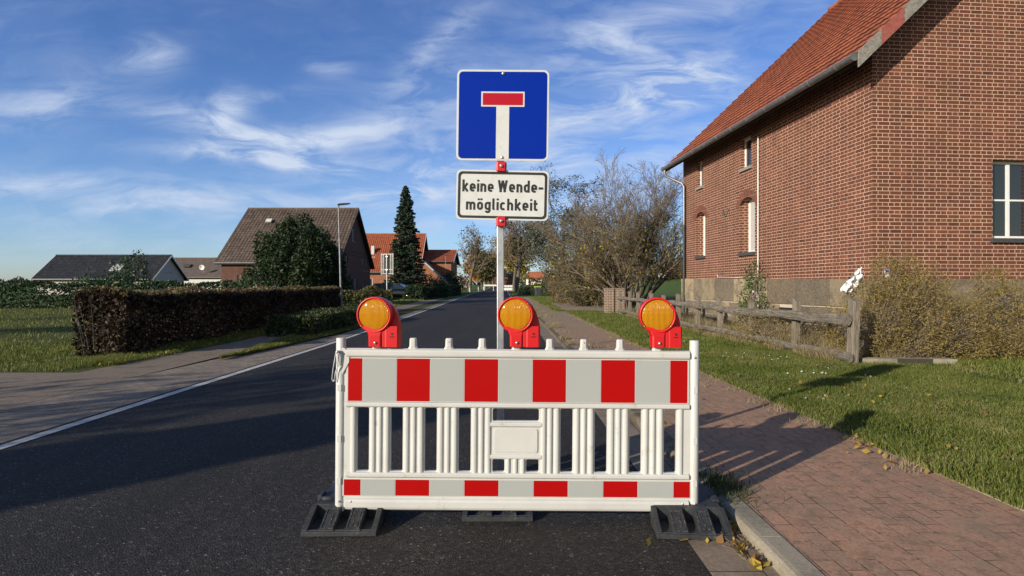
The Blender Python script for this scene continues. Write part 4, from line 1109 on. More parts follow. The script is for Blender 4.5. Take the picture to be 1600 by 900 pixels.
H1 = plain_house('brick_house', (-14.5, y0, gz), 0, 9.5, 11.3, 3.15, 8.35, 'dark_brick', 'brown_tiles', 'dark brick house with brown tiled roof and tall shaded gable behind the big yew', .35,
    gh=[(Y0-y0, Y1-y0, za-gz, zb-gz) for Y0,Y1,za,zb in [(52.3,53.3,5.6,6.75),(50.1,50.9,2.98,4.1),(55.8,56.5,3.05,4.2),(57.1,57.8,3.05,4.2),(49.1,49.7,.95,1.95),(50.7,51.3,.95,1.95),(53.1,53.9,.45,2.2),(56.0,56.6,.8,1.95),(57.4,58.0,.8,1.95)]],
    sh=[(-8.2,-7.2,.9,2.1),(-5.4,-4.4,.9,2.1),(-2.6,-1.6,.9,2.1)], frame='old_frame', vergem='soffit_wood')
sk = MB(); M = Matrix.Translation((-7.2, 3.9, 7.02)) @ Matrix.Rotation(math.atan2(5.2,6.0), 4, 'X'); sk.box(-.25,.25,-.22,.22,.02,.12, M); sk.build('roof_hatch', 'old_frame', H1)
bd = MB(); bd.box(.003,.05,.1,11.2,4.05,4.18); bd.box(.003,.04,.1,11.2,4.35,4.42); bd.build('string_course', 'dark_brick', H1)

# orange roofed house behind the spruce
gz = G(80)
H2 = plain_house('orange_roofed_house', (-12.4, 75.5, gz), 0, 12, 10, 2.9, 8.35, 'orange_brick', 'orange_tiles', 'brick house with large orange tiled roof half hidden by the tall spruce', .4,
    gh=[(2,3,.8,2.1),(6,7,.8,2.1),(4.5,5.4,3.6,4.8)], sh=[(-8.2,-5.9,.1,2.1),(-4.4,-3.2,.8,2.0)])
ch = MB(); ch.box(-6.55,-6.15,2.0,2.4,4.8,6.5); ch.build('chimney', 'old_frame', H2)
vt = MB(); vt.box(-6.8,-5.9,1.6,2.3,4.6,5.0); vt.build('chimney_flashing', 'old_frame', H2)
gz = G(70)
H2b = plain_house('brick_annexe', (-8.3, 78.5, gz), 0, 4.6, 8.4, 4.55, 6.3, 'orange_brick', 'orange_tiles', 'small brick building with orange roof right of the spruce, dark gable to the road', .4, gh=[(2,3,.8,2.1),(4,5,.8,2.1)])
# lower wing with a gable towards the camera
w = MB(); gzl = 0
w.prism([(-13.5,-.5),(-8.9,-.5),(-8.9,2.1),(-11.4,4.4),(-13.5,4.4)], 73.6, 78.4, 'y', Matrix.Translation((8.3,-78.5,0))); w.build('side_wing', 'orange_brick', H2b)
rf = MB(); rf.prism([(-11.6,4.50),(-8.2,1.40),(-8.2,1.56),(-11.6,4.68)], 73.2, 78.4, 'y', Matrix.Translation((8.3,-78.5,0))); rf.build('side_roof', 'brown_tiles', H2b)
bg_ = MB(); bg_.prism([(-11.7,4.56),(-8.15,1.32),(-8.15,1.58),(-11.7,4.82)], 73.13, 73.19, 'y', Matrix.Translation((8.3,-78.5,0))); bg_.build('barge_board', 'cream_render', H2b)

# pale gabled bungalow far left and the long grey-brown roof beside it
gz = G(75)
H3 = plain_house('rendered_bungalow', (-47.15, 75.4, gz), 0, 15, 7.4, 2.05, 5.35, 'cream_render', 'black_tiles', 'pale rendered bungalow with black tiled roof far left above the hedge', .45,
    gh=[(1.6,2.5,.7,1.9),(4.2,5.0,.3,1.95),(5.2,5.8,.3,1.95),(3.2,4.4,3.0,3.15)], frame='old_frame')
M = Matrix.Translation((-5.5, 1.5, 3.45)) @ Matrix.Rotation(math.atan2(3.3,4.15), 4, 'X')
m = MB(); m.box(-.7,.7,-.75,.75,.06,.22, M); m.build('skylight', 'curtain_glass', H3)
gz = G(95)
H4 = plain_house('long_grey_roofed_house', (-44.5, 92, gz), 0, 16, 9, 2.45, 5.7, 'white_render', 'grey_tiles', 'long low building with mossy grey brown roof between the bungalow and the brick house', .4, relief=False)
sd = MB(); sd.lathe([(0,-.02),(.25,-.08),(.38,-.16),(.42,-.22),(.41,-.22),(.25,-.06),(0,0)], 20, (-5.0,.1,4.0)); sd.tube([(-5.0,.1,3.9),(-5.0,.6,3.1)], .03, 6); sd.build('satellite_dish', 'white_frame', H4)
M = Matrix.Translation((-8.6, 2.2, 4.35)) @ Matrix.Rotation(math.atan2(3.25,4.9), 4, 'X')
m = MB(); m.box(-.55,.55,-.45,.45,.0,.10, M); m.build('skylight', 'sill_slate', H4)

# ------------------------------------------------------------------ trees
mottled('bark', (.085,.07,.052), (.16,.135,.105), 9, .9, 6, .35, .65, .02, stretch=(4,4,1))
mottled('pale_bark', (.16,.14,.115), (.26,.235,.20), 7, .9, 6, .35, .65, .02, stretch=(4,4,1))
mottled('twig_bark', (.15,.115,.082), (.25,.20,.15), 9, .85)
mottled('dark_twig', (.05,.045,.038), (.09,.085,.07), 9, .85)
foliage('yew_leaf', [(.010,.020,.008), (.018,.036,.012), (.030,.055,.018), (.045,.07,.022)], .6, .15, .9)
foliage('spruce_leaf', [(.012,.022,.014), (.020,.038,.022), (.035,.058,.032), (.05,.075,.04)], .6, .12, .6)
foliage('beech_leaf', [(.016,.010,.008), (.030,.018,.011), (.048,.028,.014), (.085,.055,.022)], .6, .2, 1.5)  # side leaves; shade of the hedge's road face darkens this colour
foliage('beech_lit_leaf', [(.10,.06,.03), (.16,.10,.045), (.12,.12,.04), (.26,.19,.12)], .55, .3, 1.2)  # hedge-top leaves; sunlit look of the top put into a lighter colour
foliage('privet_leaf', [(.022,.036,.012), (.04,.06,.018), (.06,.08,.025), (.09,.10,.035)], .5, .25, 1.2)
foliage('olive_leaf', [(.07,.065,.025), (.10,.10,.035), (.13,.12,.04), (.20,.17,.07)], .6, .3, 1.2)
foliage('green_hedge_leaf', [(.015,.035,.014), (.025,.055,.02), (.04,.075,.028), (.06,.10,.04)], .5, .25, 1.2)
foliage('yellow_leaf', [(.30,.20,.03), (.45,.32,.04), (.55,.42,.06), (.28,.28,.05)], .55, .45, .8)
foliage('orange_leaf', [(.40,.14,.02), (.50,.20,.03), (.42,.26,.04), (.30,.12,.03)], .55, .4, .8)
foliage('brown_leaf', [(.13,.075,.035), (.19,.11,.05), (.25,.16,.07), (.16,.13,.05)], .6, .35, .8)
foliage('lichen_leaf', [(.07,.085,.055), (.10,.115,.075), (.14,.155,.11), (.06,.065,.04)], .7, .2, .8)
foliage('straw_leaf', [(.19,.15,.07), (.28,.22,.11), (.36,.29,.16), (.13,.12,.045)], .7, .3, 1.4)
foliage('bush_leaf', [(.15,.12,.035), (.25,.19,.06), (.36,.27,.10), (.13,.13,.03)], .65, .35, 1.6)
foliage('fresh_leaf', [(.05,.09,.02), (.08,.13,.03), (.12,.17,.04), (.06,.10,.03)], .5, .35, 1.2)
foliage('grass_blade', [(.045,.075,.011), (.105,.140,.020), (.175,.20,.040), (.34,.30,.12)], .55, .35, 1.3)
foliage('dry_grass', [(.20,.16,.08), (.30,.24,.13), (.38,.32,.19), (.14,.13,.05)], .7, .3, 1.4)
foliage('fallen_leaf', [(.34,.20,.04), (.42,.32,.05), (.20,.09,.03), (.45,.38,.10)], .6, .3, 5)

class Tree:
    """tapered trunk, limbs and twigs in one tube mesh; remembers tips for leaves"""
    def __init__(s, seed): s.rng = random.Random(seed); s.br = []; s.tips = []
    def branch(s, p, d, L, r, lvl, P):
        rng = s.rng; n = max(2, P['seg'][min(lvl, len(P['seg'])-1)]); pts = [p]; rad = [r]; wob = P.get('wob', .12); up = P['up'][min(lvl, len(P['up'])-1)]
        q = Vector(p); d = Vector(d).normalized()
        for i in range(n):
            d = (d + Vector((rng.gauss(0,wob), rng.gauss(0,wob), rng.gauss(0,wob)*.7 + up/n))).normalized()
            q = q + d*L/n; pts.append(q.copy()); rad.append(max(r*(1-(i+1)/n*(.55 if lvl == 0 else .75)), P['rmin']))
        s.br.append((pts, rad, lvl))
        if lvl >= P['levels']:
            s.tips.append((pts[-1], d)); s.tips.append((pts[len(pts)//2], d)); return
        nb = P['nb'][min(lvl, len(P['nb'])-1)]
        t0 = P['t0'][min(lvl, len(P['t0'])-1)]
        for k in range(nb):
            t = t0+(1-t0)*((k+rng.random()*.8)/nb); f = t*n; i = min(int(f), n-1); a = pts[i].lerp(pts[i+1], f-i)
            dd = (pts[i+1]-pts[i]).normalized()
            ax = dd.cross(Vector((rng.gauss(0,1), rng.gauss(0,1), rng.gauss(0,1)))).normalized()
            ang = R(rng.uniform(*P['ang'][min(lvl, len(P['ang'])-1)]))
            nd = Matrix.Rotation(ang, 3, ax) @ dd
            s.branch(a, nd, L*P['lr'][min(lvl, len(P['lr'])-1)]*rng.uniform(.7,1.15)*(1-.35*t if lvl == 0 and P.get('cone') else 1), max(P['rmin'], rad[i]*P['rr']), lvl+1, P)
    def mesh(s, name, material, parent, thick=(10,6,4,3,3,3)):
        V = []; F = []
        for pts, rad, lvl in s.br:
            k = thick[min(lvl, 5)]; n = len(pts); base = len(V)
            d = (pts[-1]-pts[0]).normalized(); up = Vector((0,0,1)) if abs(d.z) < .8 else Vector((1,0,0))
            a = d.cross(up).normalized(); b = a.cross(d).normalized()
            for p, r in zip(pts, rad):
                for j in range(k):
                    t = 2*math.pi*j/k; V.append(p + a*(r*math.cos(t)) + b*(r*math.sin(t)))
            for i in range(n-1):
                for j in range(k): F.append((base+i*k+j, base+i*k+(j+1)%k, base+(i+1)*k+(j+1)%k, base+(i+1)*k+j))
        me = bpy.data.meshes.new(name); me.from_pydata(V, [], F); me.polygons.foreach_set('use_smooth', [True]*len(F)); me.materials.append(MATS[material]); me.update()
        o = bpy.data.objects.new(name, me); C.objects.link(o); o.parent = parent; return o
    def split_mesh(s, parent, m1, m2, lv=1):
        t = Tree(0); t.br = [b for b in s.br if b[2] <= lv]; o1 = t.mesh('trunk', m1, parent)
        t.br = [b for b in s.br if b[2] > lv]; o2 = t.mesh('branches', m2, parent) if t.br else None
        return o1, o2
    def leaves(s, name, material, parent, per=3, size=.05, spread=.12, zmax=None, keep=1.0, seed=1, zmin=None, elong=1.6):
        rng = np.random.default_rng(seed); P = []
        for p, d in s.tips:
            if zmax is not None and p.z > zmax: continue
            if zmin is not None and p.z < zmin: continue
            if rng.random() > keep: continue
            P.append(np.array(p)[None,:]+rng.normal(size=(per,3))*spread)
        if not P: return None
        P = np.concatenate(P); return np_mesh(name, leaf_verts(P, size, rng, elong=elong), 4, material, parent)

def blob_cloud(rng, blobs, dens, size, jitter=.12, shell=.35):
    """points through the outer shell of overlapping ellipsoids (cx,cy,cz,rx,ry,rz)"""
    Ps = []; Ns = []
    for (x,y,z,rx,ry,rz) in blobs:
        area = 4*math.pi*((rx*ry)**1.6/3+(rx*rz)**1.6/3+(ry*rz)**1.6/3)**(1/1.6); n = int(area*dens)
        u = rng.normal(size=(n,3)); u /= np.linalg.norm(u, axis=1, keepdims=True)
        rr = 1-shell*rng.random((n,1))**1.7 + rng.normal(size=(n,1))*jitter*.4
        lump = 1+.12*np.sin(u[:,:1]*7+x)+.10*np.sin(u[:,1:2]*9+y)+.08*np.sin(u[:,2:]*11+z)
        P = u*rr*lump*np.array([rx,ry,rz])+np.array([x,y,z]); Ps.append(P); Ns.append(u)
    P = np.concatenate(Ps); N = np.concatenate(Ns); inside = np.zeros(len(P), bool)
    for (x,y,z,rx,ry,rz) in blobs:
        q = (P-np.array([x,y,z]))/np.array([rx,ry,rz]); inside |= (np.sum(q*q, axis=1) < .42)
    return P[~inside], N[~inside]

def yew():
    x, y = -14.0, 37.5; g = G(y)
    r = empty('yew_tree', (x, y, g), 0, 'broad dark evergreen yew in front of the brown roofed house', 'tree')
    rng = np.random.default_rng(7); rr = random.Random(7)
    m = MB(); m.tube([(0,0,-.3),(0,0,.8),(.1,0,1.8),(0,0,2.4)], [.38,.30,.22,.08], 10)
    for i in range(9):
        a = i*.7; m.tube([(0,0,.6+i*.1),(math.cos(a)*.9,math.sin(a)*.9,1.6+i*.08),(math.cos(a)*1.4,math.sin(a)*1.4,2.4+i*.05)], [.13,.08,.03], 6)
    m.build('trunk', 'bark', r)
    blobs = []
    for i in range(60):
        a = rr.uniform(0, 6.28); q = math.sqrt(rr.random())*3.0; h = 5.75-q*q*.27+rr.uniform(-.5,.25); 
        zc = rr.uniform(.8, max(1.0, h-1.0)); blobs.append((math.cos(a)*q*1.0, math.sin(a)*q, zc, .62, .62, 1.05))
        if i % 2: blobs.append((math.cos(a)*q*.9, math.sin(a)*q*.9, h-.75, .42, .42, .95))
    blobs += [(0,0,4.6,.8,.8,1.2),(.7,.2,4.4,.6,.6,1.1),(-.7,-.3,4.2,.7,.7,1.2)]
    P, N = blob_cloud(rng, blobs, 135, .1, .16, .38)
    N[:,2] += .9
    np_mesh('foliage', leaf_verts(P, .085, rng, N, .0, 2.2), 4, 'yew_leaf', r)
yew()

def spruce():
    x, y = -12.55, 68.0; g = G(y)
    r = empty('spruce_tree', (x, y, g), 0, 'tall narrow dark spruce with a pointed top beside the orange roof', 'tree')
    m = MB(); m.tube([(0,0,-.3),(0,0,6),(0,0,12.8)], [.28,.18,.03], 8); m.build('trunk', 'bark', r)
    rng = np.random.default_rng(3); H = 13.0; P = []
    z = .9
    while z < H:
        f = (H-z)/H; Rr = (2.6*f**.68+.12)*(1-.25*max(0,(1.8-z)/1.8)); nb = int(9+8*f)
        for k in range(nb):
            a = rng.random()*6.28; L = Rr*rng.uniform(.72,1.12); n = int(L*46)+8
            t = np.sqrt(rng.random(n)); wid = .26*L*(1-t*.65)+.05
            rad = t*L; lat = rng.normal(size=n)*wid*.5; zz = z + .12*L*(1-t) - .30*L*t + .16*L*t**3 - np.abs(rng.normal(size=n))*.12*(1-t*.4)
            P.append(np.stack([math.cos(a)*rad-math.sin(a)*lat, math.sin(a)*rad+math.cos(a)*lat, zz], 1))
        z += .30*(.6+.55*f)
    P = np.concatenate(P); np_mesh('foliage', leaf_verts(P, .115, rng, None, 0, 2.0), 4, 'spruce_leaf', r)
spruce()

def hedge(name, path, w, h, material, lab, cat, dens=420, size=.05, top_mat=None, top_h=.12, base=0, seed=1, wob=.10, taper=.1, twigs=0, group=None, elong=1.6, ends=True, inner='dark_twig'):
    """clipped hedge following path [(x,y)], leaves through an uneven skin round a twiggy core"""
    rng = np.random.default_rng(seed); segs = []
    x0, y0 = path[0]; r = empty(name, (x0, y0, G(y0)), 0, lab, cat, group); g0 = G(y0)
    P = []; T = []; N = []; tw = MB(); rr = random.Random(seed)
    for (ax, ay), (bx_, by) in zip(path[:-1], path[1:]):
        L = math.hypot(bx_-ax, by-ay); ux, uy = (bx_-ax)/L, (by-ay)/L; vx, vy = -uy, ux
        n = int(L*(2*h+w)*dens)
        s = rng.random(n)*L; q = rng.random(n)*(2*h+w)
        side = np.where(q < h, -1, np.where(q > h+w, 1, 0)); zz = np.where(q < h, q, np.where(q > h+w, q-h-w, h)); lat = np.where(side == 0, q-h-w/2, side*w/2.)
        dep = np.abs(rng.normal(size=n))*.07 + np.where(rng.random(n) < .3, rng.random(n)*.22, 0)
        lump = wob*(np.sin(s*1.7+seed)+.7*np.sin(s*4.1+zz*3+seed*2)+.5*np.sin(zz*6+s*2.3))*.5
        lat2 = np.where(side == 0, lat, lat*(1-taper*zz/h)+side*(lump-dep)); zz2 = np.where(side == 0, zz+lump-dep, zz*(1.0))
        zz2 = np.where(side == 0, zz2-(np.abs(lat)/(w/2))**4*.10*h, zz2)
        gx = ax+ux*s+vx*lat2; gy = ay+uy*s+vy*lat2
        gz = np.interp(gy, GY, GZ)-g0
        pts = np.stack([gx-x0, gy-y0, zz2+gz+base], 1)
        if top_mat is not None:
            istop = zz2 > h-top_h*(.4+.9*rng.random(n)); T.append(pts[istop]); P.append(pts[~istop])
        else: P.append(pts)
        if ends:
            for e, sg in ((0,-1),(L,1)):
                m_ = int(w*h*dens); la = (rng.random(m_)-.5)*w; z_ = rng.random(m_)*h; ss = e+sg*(-np.abs(rng.normal(size=m_))*.08)
                gx = ax+ux*ss+vx*la; gy = ay+uy*ss+vy*la; P.append(np.stack([gx-x0, gy-y0, z_+base+np.interp(gy,GY,GZ)-g0], 1))
        for i in range(int(L*twigs)):
            s_ = rr.random()*L; l_ = (rr.random()-.5)*w*.7; gx_, gy_ = ax+ux*s_+vx*l_, ay+uy*s_+vy*l_; gz_ = G(gy_)-g0
            z0 = rr.uniform(0, h*.3); dx_, dy_ = rr.uniform(-.22,.22), rr.uniform(-.22,.22); z1 = h*rr.uniform(.75,1.06)
            tw.tube([(gx_-x0,gy_-y0,gz_+z0+base),(gx_-x0+dx_*.5,gy_-y0+dy_*.4,gz_+(z0+z1)/2+base),(gx_-x0+dx_,gy_-y0+dy_,gz_+z1+base)], [.009,.006,.003], 3, cap=False)
    if tw.v: tw.build('stems', inner, r, fixn=False)
    P = np.concatenate(P); np_mesh('foliage', leaf_verts(P, size, rng, elong=elong), 4, material, r)
    if T:
        T = np.concatenate(T); np_mesh('top_leaves', leaf_verts(T, size, rng, elong=elong), 4, top_mat, r)
    return r
hx = lambda y: cx(y)-6.38
hedge('beech_hedge', [(hx(11.4),11.4),(hx(19),19),(hx(26),26.5)], 1.0, 1.30, 'beech_leaf', 'long clipped beech hedge with dark copper leaves along the left footpath', 'hedge', 900, .052, 'beech_lit_leaf', .10, seed=2, wob=.10, twigs=60)
hedge('low_hedge', [(-6.15,15.8),(-5.95,19.5),(-5.75,23.5)], 1.25, .58, 'privet_leaf', 'low trimmed green hedge between the footpath and the white edge line', 'hedge', 900, .045, seed=3, wob=.16)
hedge('olive_hedge', [(-9.6,29.6),(-6.35,30.4)], 1.5, 1.12, 'privet_leaf', 'rounded olive green hedge in front of the parked cars behind the lamp post', 'hedge', 420, .07, 'olive_leaf', .45, seed=4, wob=.35)
hedge('yard_hedge', [(-12.5,30),(-9.8,29.6)], 1.4, .95, 'privet_leaf', 'dark low hedge in front of the shaded brick gable', 'hedge', 300, .07, 'olive_leaf', .2, seed=14, wob=.25)
hedge('green_hedge', [(-33.5,34),(-15.2,34.2)], 1.3, 1.50, 'green_hedge_leaf', 'fresh green clipped hedge behind the beech hedge in front of the bungalow', 'hedge', 170, .09, seed=5, wob=.22)
hedge('dark_hedge', [(-8.6,50),(-7.5,60)], 1.6, 1.15, 'yew_leaf', 'dark rounded hedge along the far left verge right of the parked car', 'hedge', 200, .10, seed=6, wob=.35)
hedge('dark_hedge', [(-7.6,66),(-7.2,73)], 1.5, 1.2, 'yew_leaf', 'dark clipped hedge block beside the far street lamp', 'hedge', 160, .11, seed=16, wob=.1)
hedge('brown_hedge', [(3.5,118),(16,116)], 2.0, 2.6, 'brown_leaf', 'long russet hedge across the far field right of the avenue', 'hedge', 40, .22, 'brown_leaf', .3, seed=8, wob=.5)

def bush(name, loc, blobs, material, lab, dens=200, size=.06, seed=1, stems=20, cat='shrub', hgt=1.0, rad=.6, group=None, twig='twig_bark', elong=1.6, stemr=.008, extra=None):
    r = empty(name, loc, 0, lab, cat, group); rng = np.random.default_rng(seed); rr = random.Random(seed)
    P, N = blob_cloud(rng, blobs, dens, size, .25, .8)
    P[:,2] = np.maximum(P[:,2], .0)
    np_mesh('foliage', leaf_verts(P, size, rng, elong=elong), 4, material, r)
    if stems:
        m = MB()
        for i in range(stems):
            b = rr.choice(blobs); tx, ty, tz = b[0]+rr.uniform(-.9,.9)*b[3], b[1]+rr.uniform(-.9,.9)*b[4], b[2]+rr.uniform(.2,1.1)*b[5]
            sx, sy = b[0]*.4+rr.uniform(-.15,.15), b[1]*.4+rr.uniform(-.15,.15)
            m.tube([(sx,sy,-.05),((sx+tx)/2+rr.uniform(-.06,.06),(sy+ty)/2,tz*.55),(tx,ty,tz)], [stemr*1.5,stemr,stemr*.4], 4, cap=False)
        m.build('stems', twig, r, fixn=False)
    return r
rr = random.Random(1)
# dry bush beside the last fence post, in front of the gable
bl = [(.2,.1,.45,.5,.55,.6),(.65,.1,.70,.45,.5,.7),(1.15,.2,.55,.55,.6,.7),(.50,.35,1.05,.34,.4,.42),(.95,.4,1.45,.30,.35,.50),(1.45,.2,.85,.5,.6,.85),(2.1,.1,.5,.6,.6,.65),(1.35,.5,1.5,.26,.3,.45),(2.9,.2,.75,.5,.6,.75),(3.4,.1,.45,.6,.6,.5),(2.8,.3,1.35,.25,.3,.35)]
bush('dry_bush', (6.05, 10.35, .07), bl, 'bush_leaf', 'straw coloured bushy shrub right of the last fence post below the gable corner', 2300, .0125, 21, 260, elong=3.6, stemr=.003)
bush('lavender_bush', (5.75, 12.7, .07), [(0,0,.35,.5,.8,.45),(.3,-.9,.35,.45,.6,.45),(-.1,1.0,.3,.4,.8,.4)], 'bush_leaf', 'low dry shrub behind the fence rails near the last post', 1200, .013, 22, 160, elong=3.4, stemr=.0045)
bush('climbing_shrub', (6.55, 15.6, .1), [(0,0,.9,.35,.5,.8),(.1,.2,1.6,.25,.4,.45),(-.1,-.4,.5,.4,.5,.5),(.1,.6,.5,.3,.4,.5)], 'fresh_leaf', 'green shrub climbing the plinth beside the white conduit', 260, .045, 23, 40)
bush('roadside_shrub', (3.6, 67, .45), [(0,0,.6,1.3,1.5,.9),(-1.2,.5,.45,1.0,1.2,.7),(1.3,-.6,.7,1.0,1.2,.9),(-2.1,3,.5,.9,2,.7),(2.4,-2,.6,1.1,1.5,.9)], 'privet_leaf', 'low green shrubs around the wheelie bin', 110, .09, 24, 60)
bush('garden_shrub', (4.4, 38, .25), [(0,0,1.0,1.1,1.4,1.3),(-.9,2,1.2,1.1,1.4,1.4),(.9,-1.0,.8,1.0,1.2,1.0),(.2,3,1.9,1.0,1.2,1.1),(1.6,1,1.4,1.0,1.2,1.5)], 'brown_leaf', 'tangled brown shrub left of the multi stemmed tree', 130, .06, 25, 260, stemr=.014)
bush('yellowing_shrub', (5.3, 33.5, .2), [(0,0,.9,.9,.9,.9),(.8,.3,1.1,.8,.8,.8),(-.7,.4,1.0,.6,.7,.7),(.2,.3,1.7,.6,.7,.5)], 'olive_leaf', 'yellow green shrub behind the brick gate pillars', 130, .07, 26, 60)
bush('conifer_shrub', (-27.6, 42, .25), [(0,0,.9,1.4,1.2,1.3),(-1.5,.3,.8,1.3,1.1,1.4),(.2,0,2.2,.75,.75,1.5),(-.9,.2,2.0,.8,.8,1.2),(-3.2,.3,.8,1.6,1.2,1.3)], 'green_hedge_leaf', 'loose green conifer shrub in front of the bungalow roof far left', 110, .10, 27, 30)
bush('garden_shrub', (-14.8, 33.2, .15), [(0,0,1.0,.9,.8,1.1),(.9,.1,.8,.8,.8,.9),(-.8,.2,.8,.8,.8,.9)], 'green_hedge_leaf', 'green bush between the clipped green hedge and the yew', 150, .08, 28, 30)
bush('verge_shrub', (-8.0, 62, .4), [(0,0,1.0,1.0,1.4,1.2),(.2,2.5,.8,1.0,1.4,.9),(-1,-1,1.1,1,1,1.3)], 'privet_leaf', 'green shrub below the far brick gable on the left', 110, .10, 29, 30)
bush('dark_bush', (-8.3, 78, .5), [(0,0,1.4,1.4,1.6,1.7),(.6,-2,1.2,1.2,1.4,1.5),(-.6,3,1.2,1.2,1.6,1.4)], 'yew_leaf', 'dark rounded bush at the foot of the far street lamp', 70, .13, 30, 20)
bush('far_bush', (-12.5, 125, .9), [(0,0,1.6,3,3,2.2),(-4,2,1.5,3,3,2.0),(-8,3,1.4,3,3,1.8)], 'brown_leaf', 'russet bushes left of the distant bare avenue tree', 18, .28, 31, 20)

def stem_tree():
    r = empty('multi_stemmed_tree', (6.25, 30.2, G(30)+.06), 0, 'wide bare multi stemmed tree with a few yellow leaves behind the fence beside the farmhouse', 'tree')
    t = Tree(12); rng = t.rng
    P = dict(seg=[6,4,3,2,2], up=[.25,.22,.12,.05], nb=[7,7,5,4], t0=[.22,.15,.1,.1], ang=[(14,42),(18,45),(20,55),(20,60)], lr=[.50,.48,.46,.45], rr=.55, rmin=.006, levels=4, wob=.085)
    for i in range(22):
        a = i*2.4; tilt = rng.uniform(8, 48) if i > 3 else rng.uniform(2,14); L = rng.uniform(4.6,5.4)*(1 if tilt < 34 else .82)
        d = Vector((math.cos(a)*math.sin(R(tilt)), math.sin(a)*math.sin(R(tilt))*.8, math.cos(R(tilt))))
        t.branch(Vector((math.cos(a)*.28, math.sin(a)*.28, -.1)), d, L, rng.uniform(.05,.085), 0, P)
    t.split_mesh(r, 'bark', 'twig_bark', 0)
    t.leaves('yellow_leaves', 'yellow_leaf', r, 1, .075, .15, zmax=3.9, keep=.075, seed=5)
    t.leaves('brown_leaves', 'olive_leaf', r, 2, .042, .10, zmax=5.0, keep=.30, seed=6)
    print('stem tree branches', len(t.br))
stem_tree()
def thicket(x, y, seed, n, Lr, lab, leaf, zmax, keep, tilt=50, size=.055):
    r = empty('twiggy_shrub', (x, y, G(y)+.05), 0, lab, 'shrub'); t = Tree(seed); rng = t.rng
    P = dict(seg=[5,4,3,2], up=[.2,.2,.1,.05], nb=[8,6,5], t0=[.15,.12,.1], ang=[(15,48),(20,55),(20,60)], lr=[.50,.50,.48], rr=.55, rmin=.0075, levels=3, wob=.10)
    for i in range(n):
        a = i*2.4; tl = rng.uniform(5, tilt); L = rng.uniform(*Lr)*(1 if tl < 30 else .85)
        t.branch(Vector((math.cos(a)*.5, math.sin(a)*.4, -.1)), Vector((math.cos(a)*math.sin(R(tl)), math.sin(a)*math.sin(R(tl)), math.cos(R(tl)))), L, rng.uniform(.03,.05), 0, P)
    t.split_mesh(r, 'bark', 'twig_bark', 0); t.leaves('leaves', leaf, r, 3, size, .16, zmax=zmax, keep=keep, seed=seed)
thicket(4.55, 35.5, 51, 18, (2.3,3.1), 'tall brown twiggy shrub directly left of the wide bare tree', 'olive_leaf', 4.2, .75)
thicket(5.1, 42.5, 52, 16, (1.9,2.6), 'brown green shrub under the old fruit tree', 'lichen_leaf', 4.0, .8, 60)
thicket(5.6, 39.0, 53, 20, (2.4,3.2), 'brown leafy shrub behind the gate pillars', 'brown_leaf', 3.6, .7, 55)
def apple():
    r = empty('old_fruit_tree', (3.25, 42, G(42)+.05), 0, 'old lichen grey fruit tree with drooping twigs, between the avenue and the wide bare tree', 'tree')
    t = Tree(21)
    P = dict(seg=[6,5,4,3,2], up=[.1,-.05,-.15,-.5], nb=[12,9,6,4], t0=[.25,.2,.15,.1], ang=[(35,80),(30,70),(30,70),(30,70)], lr=[.50,.52,.50,.5], rr=.5, rmin=.010, levels=4, wob=.20)
    t.branch(Vector((0,0,-.1)), Vector((.05,0,1)), 6.9, .20, 0, P)
    t.split_mesh(r, 'bark', 'dark_twig', 1)
    t.leaves('lichen_leaves', 'lichen_leaf', r, 3, .085, .14, keep=.7, seed=8)
apple()
def avenue_tree(name, x, y, H, seed, lab, leafm=None, keep=.5, zmax=None, size=.25, per=2, spread=.5, tr=.32, rmin=.022, lv=4, group='avenue trees along the road', t0=.28, wide=1.0, bark='bark', levels_nb=(11,7,5,3)):
    r = empty(name, (x, y, G(y)), 0, lab, 'tree', group)
    t = Tree(seed)
    P = dict(seg=[6,4,3,2,2], up=[.05,.35,.2,.1], nb=list(levels_nb), t0=[t0,.2,.15,.1], ang=[(28*wide,62*wide),(25,55),(25,55),(25,60)], lr=[.48*wide,.50,.48,.5], rr=.5, rmin=rmin, levels=lv, wob=.10)
    t.branch(Vector((0,0,-.2)), Vector((.02,0,1)), H*.86, tr, 0, P)
    t.split_mesh(r, bark, 'twig_bark', 1)
    if leafm: 
        for i, (lm, kp, zm) in enumerate(leafm): t.leaves('leaves', lm, r, per, size, spread, zmax=zm, keep=kp, seed=seed+i)
    return r
avenue_tree('bare_tree', -8.3, 112, 9.9, 31, 'large bare avenue tree on the left side of the far road', [('olive_leaf',.10,None)], tr=.34, rmin=.026, size=.22)
avenue_tree('autumn_tree', -7.6, 128, 7.0, 32, 'yellowing tree just right of the large bare avenue tree', [('olive_leaf',.75,None)], size=.3)
avenue_tree('autumn_tree', -7.2, 142, 6.8, 33, 'low orange leaved tree in the left row of the avenue', [('orange_leaf',.9,None)], size=.34)
avenue_tree('autumn_tree', -7.0, 155, 9.0, 34, 'brown leaved tree in the left row behind the orange one', [('brown_leaf',.9,None)], size=.36, tr=.3)
avenue_tree('autumn_tree', -6.8, 178, 9.0, 35, 'small brown tree near the far end of the left row', [('brown_leaf',.9,None)], size=.42)
avenue_tree('autumn_tree', -6.6, 205, 9.0, 36, 'last brown tree of the left row by the end of the road', [('brown_leaf',.9,None)], size=.5)
avenue_tree('avenue_tree', .85, 91, 10.9, 41, 'tall tree with a dark ivy clump right of the sign pole', [('olive_leaf',.55,5.5),('brown_leaf',.35,None)], size=.17, tr=.36, rmin=.022, t0=.36)
avenue_tree('avenue_tree', .35, 104, 10.5, 42, 'yellow leaved tree behind the ivy clad one beside the sign pole', [('yellow_leaf',.5,6.5),('brown_leaf',.5,None)], size=.24, t0=.3)
avenue_tree('avenue_tree', .1, 124, 9.5, 43, 'golden tree third in the right row, behind the sign pole', [('yellow_leaf',.7,None)], size=.28)
